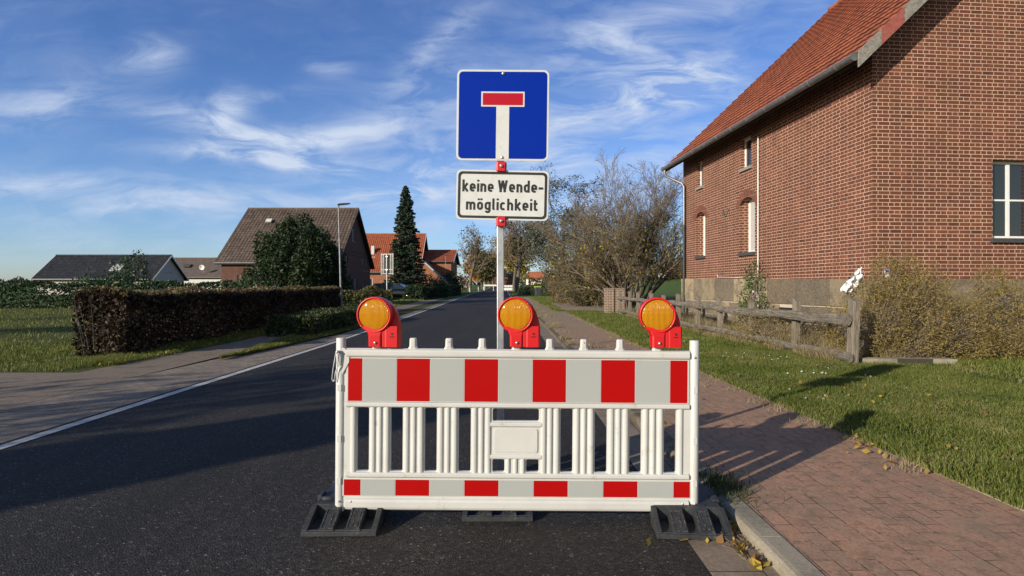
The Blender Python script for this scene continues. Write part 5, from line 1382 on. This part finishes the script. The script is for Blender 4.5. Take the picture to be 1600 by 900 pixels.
ivy = blob_cloud(np.random.default_rng(4), [(.85,91,8.6,1.0,1.0,1.1),(.8,91,7.2,.8,.8,.9)], 45, .1, .2, .6)[0]
o = np_mesh('ivy', leaf_verts(ivy, .2, np.random.default_rng(5)), 4, 'green_hedge_leaf'); tag(o, 'dark green ivy clump high in the tree right of the sign pole', 'ivy')
# trees outside the picture to the left, behind the camera: they shade the road
def shade_conifer():
    r = empty('garden_conifer', (-12.6, -3.9, 0), 0, 'dense conifer left behind the camera shading the road', 'tree')
    m = MB(); m.tube([(0,0,-.2),(0,0,5.6)], [.2,.03], 8); m.build('trunk', 'bark', r)
    rng = np.random.default_rng(2); n = 26000; z = rng.random(n)**1.15*5.9+.2; f = 1-z/6.3
    rad = (1.35*np.clip(f,0,1)**.55)*(1-.5*rng.random(n)**1.5); a = rng.random(n)*6.28
    P = np.stack([np.cos(a)*rad, np.sin(a)*rad, z], 1); np_mesh('foliage', leaf_verts(P, .13, rng), 4, 'yew_leaf', r)
shade_conifer()
def shade_tree(x, y, H, seed, lab, keep=.9, size=.13, per=4):
    r = empty('garden_tree', (x, y, 0), 0, lab, 'tree'); t = Tree(seed)
    P = dict(seg=[6,4,3,2], up=[.05,.3,.2,.1], nb=[10,7,5,3], t0=[.22,.2,.15,.1], ang=[(25,60),(25,55),(25,55)], lr=[.46,.50,.48], rr=.5, rmin=.012, levels=3, wob=.10)
    t.branch(Vector((0,0,-.1)), Vector((.02,0,1)), H*.85, .16, 0, P); t.split_mesh(r, 'bark', 'twig_bark', 1)
    t.leaves('leaves', 'brown_leaf', r, per, size, .25, keep=keep, seed=seed)
shade_tree(-15.6, -3.3, 6.0, 61, 'leafy garden tree left behind the camera', .8)
shade_tree(-27, 6.5, 8.0, 64, 'garden tree far left beyond the hedge end', .9, .16, 5)
shade_tree(-24.5, 19, 7.0, 66, 'garden tree behind the green hedge at the left edge', .6, .13, 3)

# ------------------------------------------------------------------ street furniture and vehicles
mottled('lamp_grey', (.15,.155,.16), (.22,.225,.23), 9, .5, 4, .4, .6, 0, .3)
def lamp_post():
    r = empty('street_lamp', (0,0,0)); m = MB()
    m.tube([(0,0,-.1),(0,0,1.1),(0,0,1.12),(-.02,0,5.15)], [.065,.062,.048,.034], 12); m.build('post', 'lamp_grey', r)
    m = MB(); m.tube([(-.02,0,5.12),(.0,0,5.17),(.14,0,5.20)], [.034,.034,.03], 8); m.build('bracket', 'gutter_zinc', r)
    h = MB(); h.prism([(-.06,5.155),(.50,5.225),(.52,5.245),(.50,5.262),(.10,5.25),(-.05,5.215)], -.10, .10, 'y'); o = h.build('lamp_head', 'dark_pipe', r, bevel=.012)
    g = MB(); M = Matrix.Rotation(R(-7.1), 4, 'Y'); g.prism([(.12,5.166),(.44,5.206),(.44,5.212),(.12,5.172)], -.08, .08, 'y'); g.build('lens', 'curtain_glass', o)
    return r
LP = lamp_post(); LP.location = (-8.06, 27.2, G(27.2)); LP.rotation_euler = (0, R(-1.2), R(8)); tag(LP, 'tall grey street lamp at the end of the beech hedge', 'street lamp', 'street lamps')
l2 = copy_tree(LP); l2.location = (-8.85, 77, G(77)); l2.rotation_euler = (0,0,R(5)); tag(l2, 'distant street lamp right of the small orange roofed building', 'street lamp', 'street lamps')

def back_sign():
    y = 35.0; r = empty('back_of_sign', (-7.6, y, G(y)), R(-14), 'large traffic sign seen from behind on a thin grey pole beside the left verge', 'traffic sign')
    m = MB(); m.tube([(0,0,-.2),(0,0,3.25)], .038, 10); m.build('pole', 'zinc', r)
    m = MB(); m.box(-.40,.40,.06,.066,2.02,3.28); m.build('plate', 'sill_slate', r)
    m = MB()
    for x in (-.40,.37): m.box(x-.018,x+.03,.035,.07,2.0,3.30)
    for z in (2.03,2.28,3.22): m.box(-.40,.40,.045,.062,z,z+.05)
    m.build('frame', 'gutter_zinc', r)
    for x in (-.27,.24): m = MB(); m.box(x-.018,x+.03,.030,.044,2.06,3.24); m.build('rail', 'gutter_zinc', r)
    for z in (2.3,3.1): m = MB(); m.box(-.06,.06,-.045,.045,z-.03,z+.03); m.build('clamp', 'zinc', r)
back_sign()

def bin_():
    y = 61.; r = empty('wheelie_bin', (2.72, y, G(y)+.06), R(12), 'dark grey wheelie bin with a lime green lid at the edge of the far pavement', 'wheelie bin')
    m = MB(); vs = []
    for (w, d, z) in ((.22,.24,.08),(.28,.34,.98)): vs += [(-w,-d,z),(w,-d,z),(w,d,z),(-w,d,z)]
    m.add(vs, [(0,3,2,1),(4,5,6,7),(0,1,5,4),(1,2,6,5),(2,3,7,6),(3,0,4,7)]); m.build('body', 'bin_grey', r, bevel=.03)
    m = MB(); m.prism([(-.39,1.0),(-.35,1.06),(.20,1.12),(.37,1.05),(.39,.99)], -.31, .31, 'x'); m.build('lid', 'lime_lid', r, bevel=.02)
    m = MB(); m.tube([(-.3,.38,1.0),(.3,.38,1.0)], .02, 6); m.build('handle', 'lime_lid', r)
    for s in (-1, 1):
        m = MB(); m.lathe([(0,-.03),(.09,-.03),(.10,-.015),(.10,.015),(.09,.03),(0,.03)], 16, (s*.24,.27,.10), 'x'); m.build('wheel', 'rubber', r)
mottled('bin_grey', (.045,.05,.06), (.07,.075,.085), 4, .5); mottled('lime_lid', (.42,.62,.03), (.36,.55,.03), 6, .5)
bin_()

def m_cars():
    for nm, c in (('dark_paint', (.015,.017,.022)), ('blue_paint', (.012,.018,.035))):
        m, t, b = mat(nm, c, .22, .3, .6); b.inputs['Coat Weight'].default_value = .8; b.inputs['Coat Roughness'].default_value = .05
    mottled('chrome', (.5,.5,.52), (.6,.6,.62), 8, .2, 3, .4, .6, 0, .9)
    mottled('tyre', (.012,.012,.013), (.02,.02,.02), 8, .8); mottled('tail_lamp', (.35,.01,.01), (.4,.02,.02), 8, .2)
    m, t, b = mat('car_glass', (.10,.12,.14), .04, .0, .9)
m_cars()
def car(loc, rz, paint, lab, pickup=False):
    """estate car, front towards +x"""
    r = empty('parked_car', loc, rz, lab, 'car', 'cars parked in the yard')
    W2 = .86
    # sections along x: (x, z sill, z belt, half width)
    prof = [(-2.2,.45,.78,.74),(-2.12,.30,.98,.82),(-1.6,.24,1.0,.86),(-.6,.22,.98,.87),(.6,.22,.95,.87),(1.2,.24,.90,.86),(1.8,.27,.80,.83),(2.12,.35,.68,.74),(2.2,.45,.6,.66)]
    m = MB(); vs = []
    for x, z0, z1, w in prof: vs += [(x,-w*.94,z0),(x,-w,z0+.15),(x,-w*.985,(z0+z1)/2+.1),(x,-w*.92,z1-.02),(x,-w*.80,z1+.03),(x,w*.80,z1+.03),(x,w*.92,z1-.02),(x,w*.985,(z0+z1)/2+.1),(x,w,z0+.15),(x,w*.94,z0)]
    n = 10
    m.add(vs, [(i*n+j, i*n+(j+1)%n, (i+1)*n+(j+1)%n, (i+1)*n+j) for i in range(len(prof)-1) for j in range(n)] + [tuple(range(n)), tuple(range(len(vs)-n, len(vs)))], True)
    m.build('body', paint, r)
    m = MB(); top = [(-2.02,1.0,.74),(-1.75,1.40,.60),(-1.2,1.46,.60),(0.2,1.47,.60),(.55,1.40,.58),(1.25,.93,.70)]
    vs = []
    for x, z, w in top: vs += [(x,-w,z),(x,w,z)]
    base = [(-2.02,.96),(1.3,.90)]
    # side glass and roof
    poly = [(-2.02,.98),(-1.78,1.38),(-1.2,1.43),(.2,1.44),(.52,1.38),(1.22,.94)]
    gl = MB(); vs = [(x,-.80 if z < 1.1 else -.63,z) for x,z in poly] + [(x,.80 if z < 1.1 else .63,z) for x,z in poly]; k = len(poly)
    gl.add(vs, [tuple(range(k)), tuple(range(k,2*k))] + [(i,i+1,k+i+1,k+i) for i in range(k-1)]); gl.build('glasshouse', 'car_glass', r)
    rf = MB(); rf.box(-1.75,.30,-.62,.62,1.42,1.475); rf.build('roof', paint, r, bevel=.02)
    for xa, za, xb, zb in ((-.35,.95,-.35,1.43),(-1.35,.97,-1.45,1.42),(1.20,.93,.50,1.38),(-2.02,.98,-1.78,1.39)):
        p = MB()
        for s in (-1, 1): p.tube([(xa, s*.815, za),(xb, s*.645, zb)], .035, 6)
        p.build('pillar', paint, r)
    for x in (-1.35, 1.35):
        for s in (-1, 1):
            w = MB(); w.lathe([(0,-.10),(.20,-.10),(.30,-.10),(.325,-.07),(.325,.07),(.30,.10),(0,.10)], 22, (x, s*.78, .325)); o = w.build('wheel', 'tyre', r)
            w = MB(); w.lathe([(0,-.012),(.06,-.02),(.19,-.012),(.20,.0),(0,.0)], 16, (x, s*.885, .325)) if s > 0 else w.lathe([(0,.012),(.06,.02),(.19,.012),(.20,.0),(0,.0)], 16, (x, s*.885, .325)); w.build('rim', 'chrome', o)
    b = MB(); b.box(-2.26,-2.14,-.78,.78,.42,.54); b.build('rear_bumper', 'chrome', r, bevel=.02); b = MB(); b.box(2.12,2.25,-.70,.70,.34,.46); b.build('front_bumper', 'chrome', r, bevel=.02)
    for s in (-1, 1):
        l = MB(); l.box(2.04,2.17,s*.60-.13,s*.60+.13,.56,.68); l.build('headlight', 'curtain_glass', r, bevel=.02); l = MB(); l.box(-2.19,-2.08,s*.70-.08,s*.70+.08,.66,.88); l.build('tail_light', 'tail_lamp', r, bevel=.02)
car((-12.3, 59.0, G(59)), R(8), 'blue_paint', 'dark car with pale windows in the yard below the orange roof')
car((-10.6, 53.0, G(53)), R(-12), 'dark_paint', 'black car with a silver bumper at the yard entrance, nearer to the road')

# end of the road: far closure fence, posts, distant houses
mottled('far_white', (.75,.75,.72), (.7,.7,.68), 3, .6)
def far_things():
    r = empty('site_fence', (-2.6, 118, G(118)), 0, 'white railing across the road in the distance left of the sign pole', 'railing')
    m = MB(); m.box(-3.2,1.0,-.05,.05,.95,1.25); m.build('rail', 'far_white', r)
    for x in (-3.1,-1.2,.9): m = MB(); m.box(x-.06,x+.06,-.05,.05,0,1.0); m.build('post', 'far_white', r)
    r = empty('white_barrier', (-.15, 112, G(112)), 0, 'white road closure boards in the distance just right of the sign pole', 'barrier')
    m = MB(); m.box(-1.7,1.6,-.04,.04,.15,.62); m.build('lower_board', 'far_white', r); m = MB(); m.box(-1.7,1.6,-.04,.04,.80,1.12); m.build('upper_board', 'far_white', r)
    for i in range(7): m = MB(); m.box(-1.65+i*.52,-1.55+i*.52,-.06,-.045,.1,1.2); m.build('upright', 'far_white', r)
    for i, (x, y) in enumerate([(-7.2,98),(-6.9,118),(-6.8,138)]):
        r = empty('marker_post', (x,y,G(y)), 0, ['nearest','middle','farthest'][i]+' white marker post along the left edge of the far road', 'marker post', 'roadside marker posts')
        m = MB(); m.prism([(-.06,0),(.06,0),(.06,.98),(-.06,1.05)], -.05, .05, 'y'); m.build('post', 'far_white', r); m = MB(); m.box(-.063,.063,-.053,.053,.78,.93); m.build('black_band', 'sign_black', r)
    plain_house('distant_house', (15.6, 300, 3.6), R(-25), 9, 8, 2.6, 6.4, 'white_render', 'red_tiles', 'distant white gabled house with dark red roof right of the avenue', .4, relief=False, vergem='white_frame', gh=[(2,3.2,.9,2.1),(5.6,6.8,.9,2.1)])
    plain_house('distant_barn', (2.5, 215, 2.4), 0, 12, 9, 3.4, 6.4, 'dark_brick', 'black_tiles', 'low dark roofed barn behind the avenue trunks', .4, relief=False)
    plain_house('distant_house', (-1.2, 260, 2.0), R(10), 8, 8, 3.0, 6.5, 'white_render', 'red_tiles', 'small white house at the far end of the road', .4, relief=False)
    plain_house('distant_house', (-17, 215, 1.6), 0, 12, 7, 2.2, 3.2, 'white_render', 'far_white', 'low white shed far left of the avenue above the green field', .4, relief=False)
    plain_house('distant_house', (64, 200, 4.6), R(20), 10, 8, 2.5, 5.5, 'white_render', 'red_tiles', 'distant white cottage beyond the field by the farmhouse corner', .4, relief=False)
far_things()
# far tree line on the horizon: reads as one mass
def far_wood():
    rng = np.random.default_rng(9); P = []
    for x0 in range(-620, 640, 9):
        y = 430+60*math.sin(x0*.013)+rng.uniform(-15,15)
        if -12 < x0 < 4: continue
        g = float(np.interp(y, GY, GZ)) + (3.2 if x0 > 42 else max(0, (x0-12)/30*3.2) if x0 > 12 else 0)
        h = rng.uniform(3.5,7.5); n = 90
        u = rng.normal(size=(n,3)); u /= np.linalg.norm(u, axis=1, keepdims=True)
        P.append(u*np.array([6.5,4,h*.6])*rng.uniform(.6,1.05,size=(n,1))+np.array([x0,y,g+h*.45]))
    P = np.concatenate(P); o = np_mesh('far_wood', leaf_verts(P, 1.7, rng, elong=1.2), 4, 'far_leaf'); tag(o, 'russet and green line of woods along the horizon', 'woodland', kind='stuff')
foliage('far_leaf', [(.10,.07,.045), (.13,.09,.05), (.09,.085,.045), (.06,.07,.035)], .8, .2, .02)
far_wood()
for i, (x, y, lab) in enumerate([(58, 150, 'round autumn tree beyond the green field right of the farmhouse downpipe'), (40, 132, 'bushy tree in the far field close to the farmhouse corner')]):
    bush('field_tree', (x, y, GG(x,y)), [(0,0,2.6,3.2,3,2.8),(3,1,2.0,2.6,2.6,2.2),(-3,0,2.0,2.6,2.6,2.0)], 'brown_leaf', lab, 26, .3, 70+i, 20, 'tree', stemr=.06)

# ------------------------------------------------------------------ grass, weeds, leaves
def blades(name, X, Y, Z, h, w, material, seed, lean=.45, lab=None, cat=None, curve=True):
    rng = np.random.default_rng(seed); n = len(X); h = h*(1+.38*np.sin(X*2.3+1.3*np.sin(Y*1.1))*np.sin(Y*1.9+X*.7)+.22*np.sin(X*7.1+Y*3)*np.sin(Y*6.3-X*2.1)); P = np.stack([X,Y,Z],1)
    a = rng.random(n)*6.283; hh = h*(.45+.85*rng.random(n)); ww = w*(.7+.6*rng.random(n))
    dx, dy = np.cos(a), np.sin(a); ln = lean*rng.random(n)*hh; b = rng.random(n)*6.283
    tip = P+np.stack([np.cos(b)*ln, np.sin(b)*ln, hh],1); mid = P+np.stack([np.cos(b)*ln*.35, np.sin(b)*ln*.35, hh*.6],1)
    sv = np.stack([dx,dy,np.zeros(n)],1)*ww[:,None]/2
    V = np.empty((n,8,3)); V[:,0] = P-sv; V[:,1] = P+sv; V[:,2] = mid+sv*.75; V[:,3] = mid-sv*.75; V[:,4] = mid-sv*.75; V[:,5] = mid+sv*.75; V[:,6] = tip+sv*.08; V[:,7] = tip-sv*.08
    o = np_mesh(name, V.reshape(-1,3), 4, material); return tag(o, lab, cat, kind='stuff')
def scat(rng, n, f0, f1, y0, y1, pw=1.0):
    y = y0+(y1-y0)*rng.random(n)**pw; c = np.interp(y, CYv, CXv); s = f0+(f1-f0)*rng.random(n)
    return c+s, y, np.interp(y, GY, GZ)
foliage('fresh_weed', [(.03,.05,.015), (.05,.08,.02), (.09,.10,.035), (.06,.06,.025)], .6, .3, 3)
rng = np.random.default_rng(77)
def patchy(x, y, sc, thr, seed=0.0):
    v = np.sin(x*sc*1.3+seed)+np.sin(y*sc*.9+1.7*seed+x*sc*.6)+.6*np.sin((x+y)*sc*2.7+seed)+.6*np.sin((x-y)*sc*3.9)
    return v > thr
x, y, z = scat(rng, 190000, 4.68, 8.4, 2.2, 12.5, 1.15); blades('verge_grass', x, y, z+.07, .048, .0075, 'grass_blade', 1, 1.0, 'short green grass of the right verge in front of the fence', 'grass')
x, y, z = scat(rng, 50000, 8.4, 16, 4.0, 11.0); blades('verge_grass', x, y, z+.06, .055, .011, 'grass_blade', 16, .8, 'green grass right of the concrete edging block in front of the gable', 'grass')
x, y, z = scat(rng, 80000, 4.66, 9.0, 12.5, 29, 1.1); blades('verge_grass', x, y, z+.07, .065, .013, 'grass_blade', 2, .8, 'green grass of the right verge further along the fence', 'grass')
x, y, z = scat(rng, 26000, 4.2, 7, 29, 60, 1.1); k = ~((x > 2.6) & (y > 28.5) & (y < 41)); blades('verge_grass', x[k], y[k], z[k]+.06, .09, .03, 'grass_blade', 3, .8, 'rough grass along the far pavement by the driveway', 'grass')
x, y, z = scat(rng, 60000, 4.7, 9, 2.6, 27, 1.3); k = patchy(x, y, 1.5, .75, 5.); blades('pale_grass', x[k], y[k], z[k]+.07, .045, .008, 'straw_leaf', 18, 1.3, 'paler dry patches in the right verge grass', 'dry grass')
x, y, z = scat(rng, 16000, 4.75, 8.2, 2.6, 14, 1.1); k = patchy(x, y, 2.6, 1.2, 9.); P_ = np.stack([x[k], y[k], z[k]+.09+.02*rng.random(k.sum())], 1); o = np_mesh('clover', leaf_verts(P_, .020, rng, np.tile([[0,0,1.]], (len(P_),1)), .5, 1.1), 4, 'privet_leaf'); tag(o, 'patches of low broad leaved plants in the right verge', 'clover', kind='stuff')
# dry straw at the pavement edge and along the kerb
x, y, z = scat(rng, 22000, 4.35, 5.15, 3.5, 26); k = patchy(x, y, 2.1, .5) & (rng.random(len(x)) < np.exp(-((x-np.interp(y,CYv,CXv)-4.72)/.2)**2)); blades('dry_edge_grass', x[k], y[k], z[k]+.06, .045, .005, 'dry_grass', 4, 1.8, 'dry straw and litter along the pavement edge', 'dry grass')
x, y, z = scat(rng, 30000, 3.02, 3.75, 5.5, 40, 1.2); k = patchy(x, y, 1.3, .25, 2.) & (rng.random(len(x)) < np.clip((3.85-(x-np.interp(y,CYv,CXv)))*1.3,0,1)); blades('kerb_weeds', x[k], y[k], z[k]+.06, .10, .009, 'dry_grass', 5, 1.1, 'dry weeds growing along the kerb behind the barrier', 'weeds')
x, y, z = scat(rng, 14000, 3.1, 4.7, 6.5, 40, 1.2); k = patchy(x, y, 2.4, .9, 4.); blades('pavement_weeds', x[k], y[k], z[k]+.06, .035, .008, 'dry_grass', 15, 1.6, 'thin dry weeds in the pavement joints', 'weeds')
x, y, z = scat(rng, 4500, 3.0, 3.45, 3.35, 4.3); c = ((x-1.34)*1.2)**2+((y-3.78)*.75)**2; k = rng.random(len(x)) < np.exp(-c*38); blades('kerb_plant', x[k], y[k], z[k]+.05, .045, .006, 'fresh_weed', 6, 1.4, 'dark green weed tuft on the kerb behind the right barrier post', 'weeds')

# tall dry weeds between fence and house
n = 17000; yy = 9.9+15*rng.random(n)**1.1; xl = 5.71-.0535*(yy-9.75)+.02; xx = xl+rng.random(n)**1.4*(1.15); k = patchy(xx, yy, 2.2, -.5, 1.)
blades('dry_weeds', xx[k], yy[k], np.interp(yy[k], GY, GZ)+.06, .40, .0045, 'dry_grass', 7, .9, 'tall straw coloured weeds between the fence and the house', 'dry grass')
n = 16000; yy = 9.9+14*rng.random(n); xl = 5.71-.0535*(yy-9.75); xx = xl-.25+rng.random(n)*.5; k = patchy(xx, yy, 1.7, .2, 3.)
blades('fence_foot_grass', xx[k], yy[k], np.interp(yy[k], GY, GZ)+.06, .17, .007, 'straw_leaf', 8, .9, 'straw and rough grass at the foot of the fence', 'dry grass')
# left side: verge before the hedge, island, tuft
def isl(y): return np.interp(y, [10.8,12.5,16.5,24], [-5.5,-5.62,-6.2,-6.3]), np.interp(y, [10.8,12.5,16.5,24], [-5.45,-5.30,-5.02,-4.95])
ys_ = [10.8,12.5,14.5,16.5,20,24]; vs = []
for q in ys_:
    a, b = isl(q); vs += [(float(a),q,G(q)+.03),(float(b),q,G(q)+.03)]
MB().add(vs, [(2*i,2*i+1,2*i+3,2*i+2) for i in range(len(ys_)-1)]).build('grass_island_ground', 'grass_ground', fixn=False)['kind'] = 'structure'
n = 26000; yy = 10.8+9*rng.random(n)**.8; a, b = isl(yy); xx = a+(b-a)*rng.random(n)
blades('island_grass', xx, yy, np.interp(yy, GY, GZ)+.03, .055, .008, 'grass_blade', 9, .9, 'green grass island between the footpath and the roadside paving', 'grass')
n = 42000; yy = 10.0+18*rng.random(n)**1.15; c = np.interp(yy, CYv, CXv); xx = c-6.1+1.0*rng.random(n)
blades('hedge_foot_grass', xx, yy, np.interp(yy, GY, GZ), .085, .008, 'grass_blade', 10, .9, 'grass strip between the beech hedge and the footpath', 'grass')
n = 900; a = rng.random(n)*6.28; q = rng.random(n)*.28
blades('dry_tuft', -8.05+np.cos(a)*q, 11.75+np.sin(a)*q*.8, np.zeros(n), .42, .005, 'straw_leaf', 11, .7, 'tuft of tall straw at the near end of the beech hedge', 'dry grass')
n = 60000; yy = 9+60*rng.random(n)**1.4; xx = -9.3-26*rng.random(n)
k = ~((yy > 27) & (xx > -16)); blades('lawn', xx[k], yy[k], np.interp(yy[k], GY, GZ), .09, .018, 'grass_blade', 12, .8, 'rough lawn behind the beech hedge', 'grass')
n = 12000; yy = 32+50*rng.random(n)**1.2; c = np.interp(yy, CYv, CXv); xx = c-3.95-1.2*rng.random(n)*0-(2.2*rng.random(n)+1.2)
blades('far_left_verge', xx, yy, np.interp(yy, GY, GZ)+.01, .09, .03, 'grass_blade', 13, .8, 'grass verge along the left side of the far road', 'grass')
n = 16000; yy = 9.3+4.5*rng.random(n); xx = -7.3-5.5*rng.random(n); k = (yy < 11.2) | (xx < -8.9)
blades('lawn', xx[k], yy[k], np.interp(yy[k], GY, GZ), .07, .010, 'grass_blade', 22, .9, 'rough grass at the near end of the beech hedge', 'grass')
# daisies in the verge
P = []
for (px0, py0, sx, sy, n) in ((4.35,10.6,.5,.5,26),(3.9,13.2,.5,.7,16),(4.6,8.6,.6,.5,12),(3.55,6.6,.4,.5,5),(4.4,16,.6,1.5,10)):
    for i in range(n):
        cxx, cyy = px0+rng.normal()*sx*.6, py0+rng.normal()*sy*.6
        if cxx < 3.1: continue
        for j in range(3): P.append((cxx+rng.normal()*.004, cyy+rng.normal()*.004, G(cyy)+.115+.006*j))
mottled('daisy', (.85,.85,.80), (.8,.8,.72), 9, .6)
o = np_mesh('daisies', leaf_verts(P, .022, rng, np.tile([[0,0,1.]], (len(P),1)), .7, 1.1), 4, 'daisy'); tag(o, 'small white daisies scattered in the right verge', 'daisies', kind='stuff')
# fallen leaves: in the gutter, on pavement edge, on the verge
P = []
for i in range(80): 
    t = rng.random(); yy = 2.75+t*.62; P.append((1.185+rng.normal()*.022+(.045 if t > .6 else 0), yy, .012+rng.random()*.022))
for i in range(45): P.append((2.95+rng.normal()*.16, 4.55+rng.normal()*.35, .078+rng.random()*.02))
for i in range(5): P.append((.6+rng.random()*.62, 3.07+rng.normal()*.012, .012+rng.random()*.01))
for i in range(40): P.append((3.3+rng.random()*1.6, 4.4+rng.random()*3.5, .11+rng.random()*.02))
for i in range(150): yy = 10.9+rng.random()*5; a, b = isl(yy); P.append((float(a)+(float(b)-float(a))*rng.random(), yy, G(yy)+.075))
for i in range(120): yy = 9.5+rng.random()*7; P.append((cx(yy)-5.0-rng.random()*1.0, yy, G(yy)+.08))
for i in range(26): yy = 4+rng.random()*12; P.append((cx(yy)+3.2+rng.random()*1.4, yy, G(yy)+.072))
P = np.array(P); o = np_mesh('fallen_leaves', leaf_verts(P, .033, rng, np.tile([[0,0,1.]], (len(P),1)), .35, 1.6, .6), 4, 'fallen_leaf'); tag(o, 'yellow and brown fallen leaves in the gutter and on the verges', 'fallen leaves', kind='stuff')
m = MB(); rq = random.Random(3)
for i in range(34):
    x0, y0_, a = 1.2+rq.gauss(0,.03), 2.8+rq.random()*.55, rq.uniform(1.2,2.2); l = rq.uniform(.04,.14)
    m.tube([(x0,y0_,.018),(x0+math.cos(a)*l*.5,y0_+math.sin(a)*l*.5,.028),(x0+math.cos(a)*l,y0_+math.sin(a)*l,.018)], .0016, 4)
for i in range(16):
    x0, y0_, a = 2.1+rq.random()*.8, 3.9+rq.random()*1.5, rq.uniform(-.4,.6); l = rq.uniform(.06,.2)
    m.tube([(x0,y0_,.064),(x0+math.cos(a)*l*.5,y0_+math.sin(a)*l*.5,.072),(x0+math.cos(a)*l,y0_+math.sin(a)*l,.064)], .0016, 4)
o = m.build('litter_stalks', 'twig_bark', fixn=False); tag(o, 'thin dry stalks lying in the gutter and on the paving', 'plant litter', kind='stuff')
# white plastic sheet caught in the dry bush
def sheet():
    m, t, b = mat('white_sheet', (.82,.82,.82), .35, 0, .5); n = 16; vs = []; rs = random.Random(8)
    for i in range(n+1):
        for j in range(9):
            u, v = i/n, j/8-.5
            wdt = .08+.11*math.sin(math.pi*min(1, u*1.2))*1.0
            x = -.24*(1-u)**1.6+v*wdt*1.5+.02*math.sin(9*u+5*v); z = .46*u-.10*abs(v)*u*1.8+.025*math.sin(14*v+6*u)
            y = .05*math.sin(11*v+4*u)+.03*math.sin(17*u)+rs.uniform(-.012,.012)
            vs.append((x,y,z))
    mb = MB(); mb.add(vs, [(i*9+j, i*9+j+1, (i+1)*9+j+1, (i+1)*9+j) for i in range(n) for j in range(8)], True)
    o = mb.build('plastic_sheet', 'white_sheet', None, (6.48, 10.75, 1.30)); md = o.modifiers.new('s', 'SOLIDIFY'); md.thickness = .002
    tag(o, 'crumpled white plastic sheet caught on top of the dry bush by the gable corner', 'plastic sheet')
sheet()
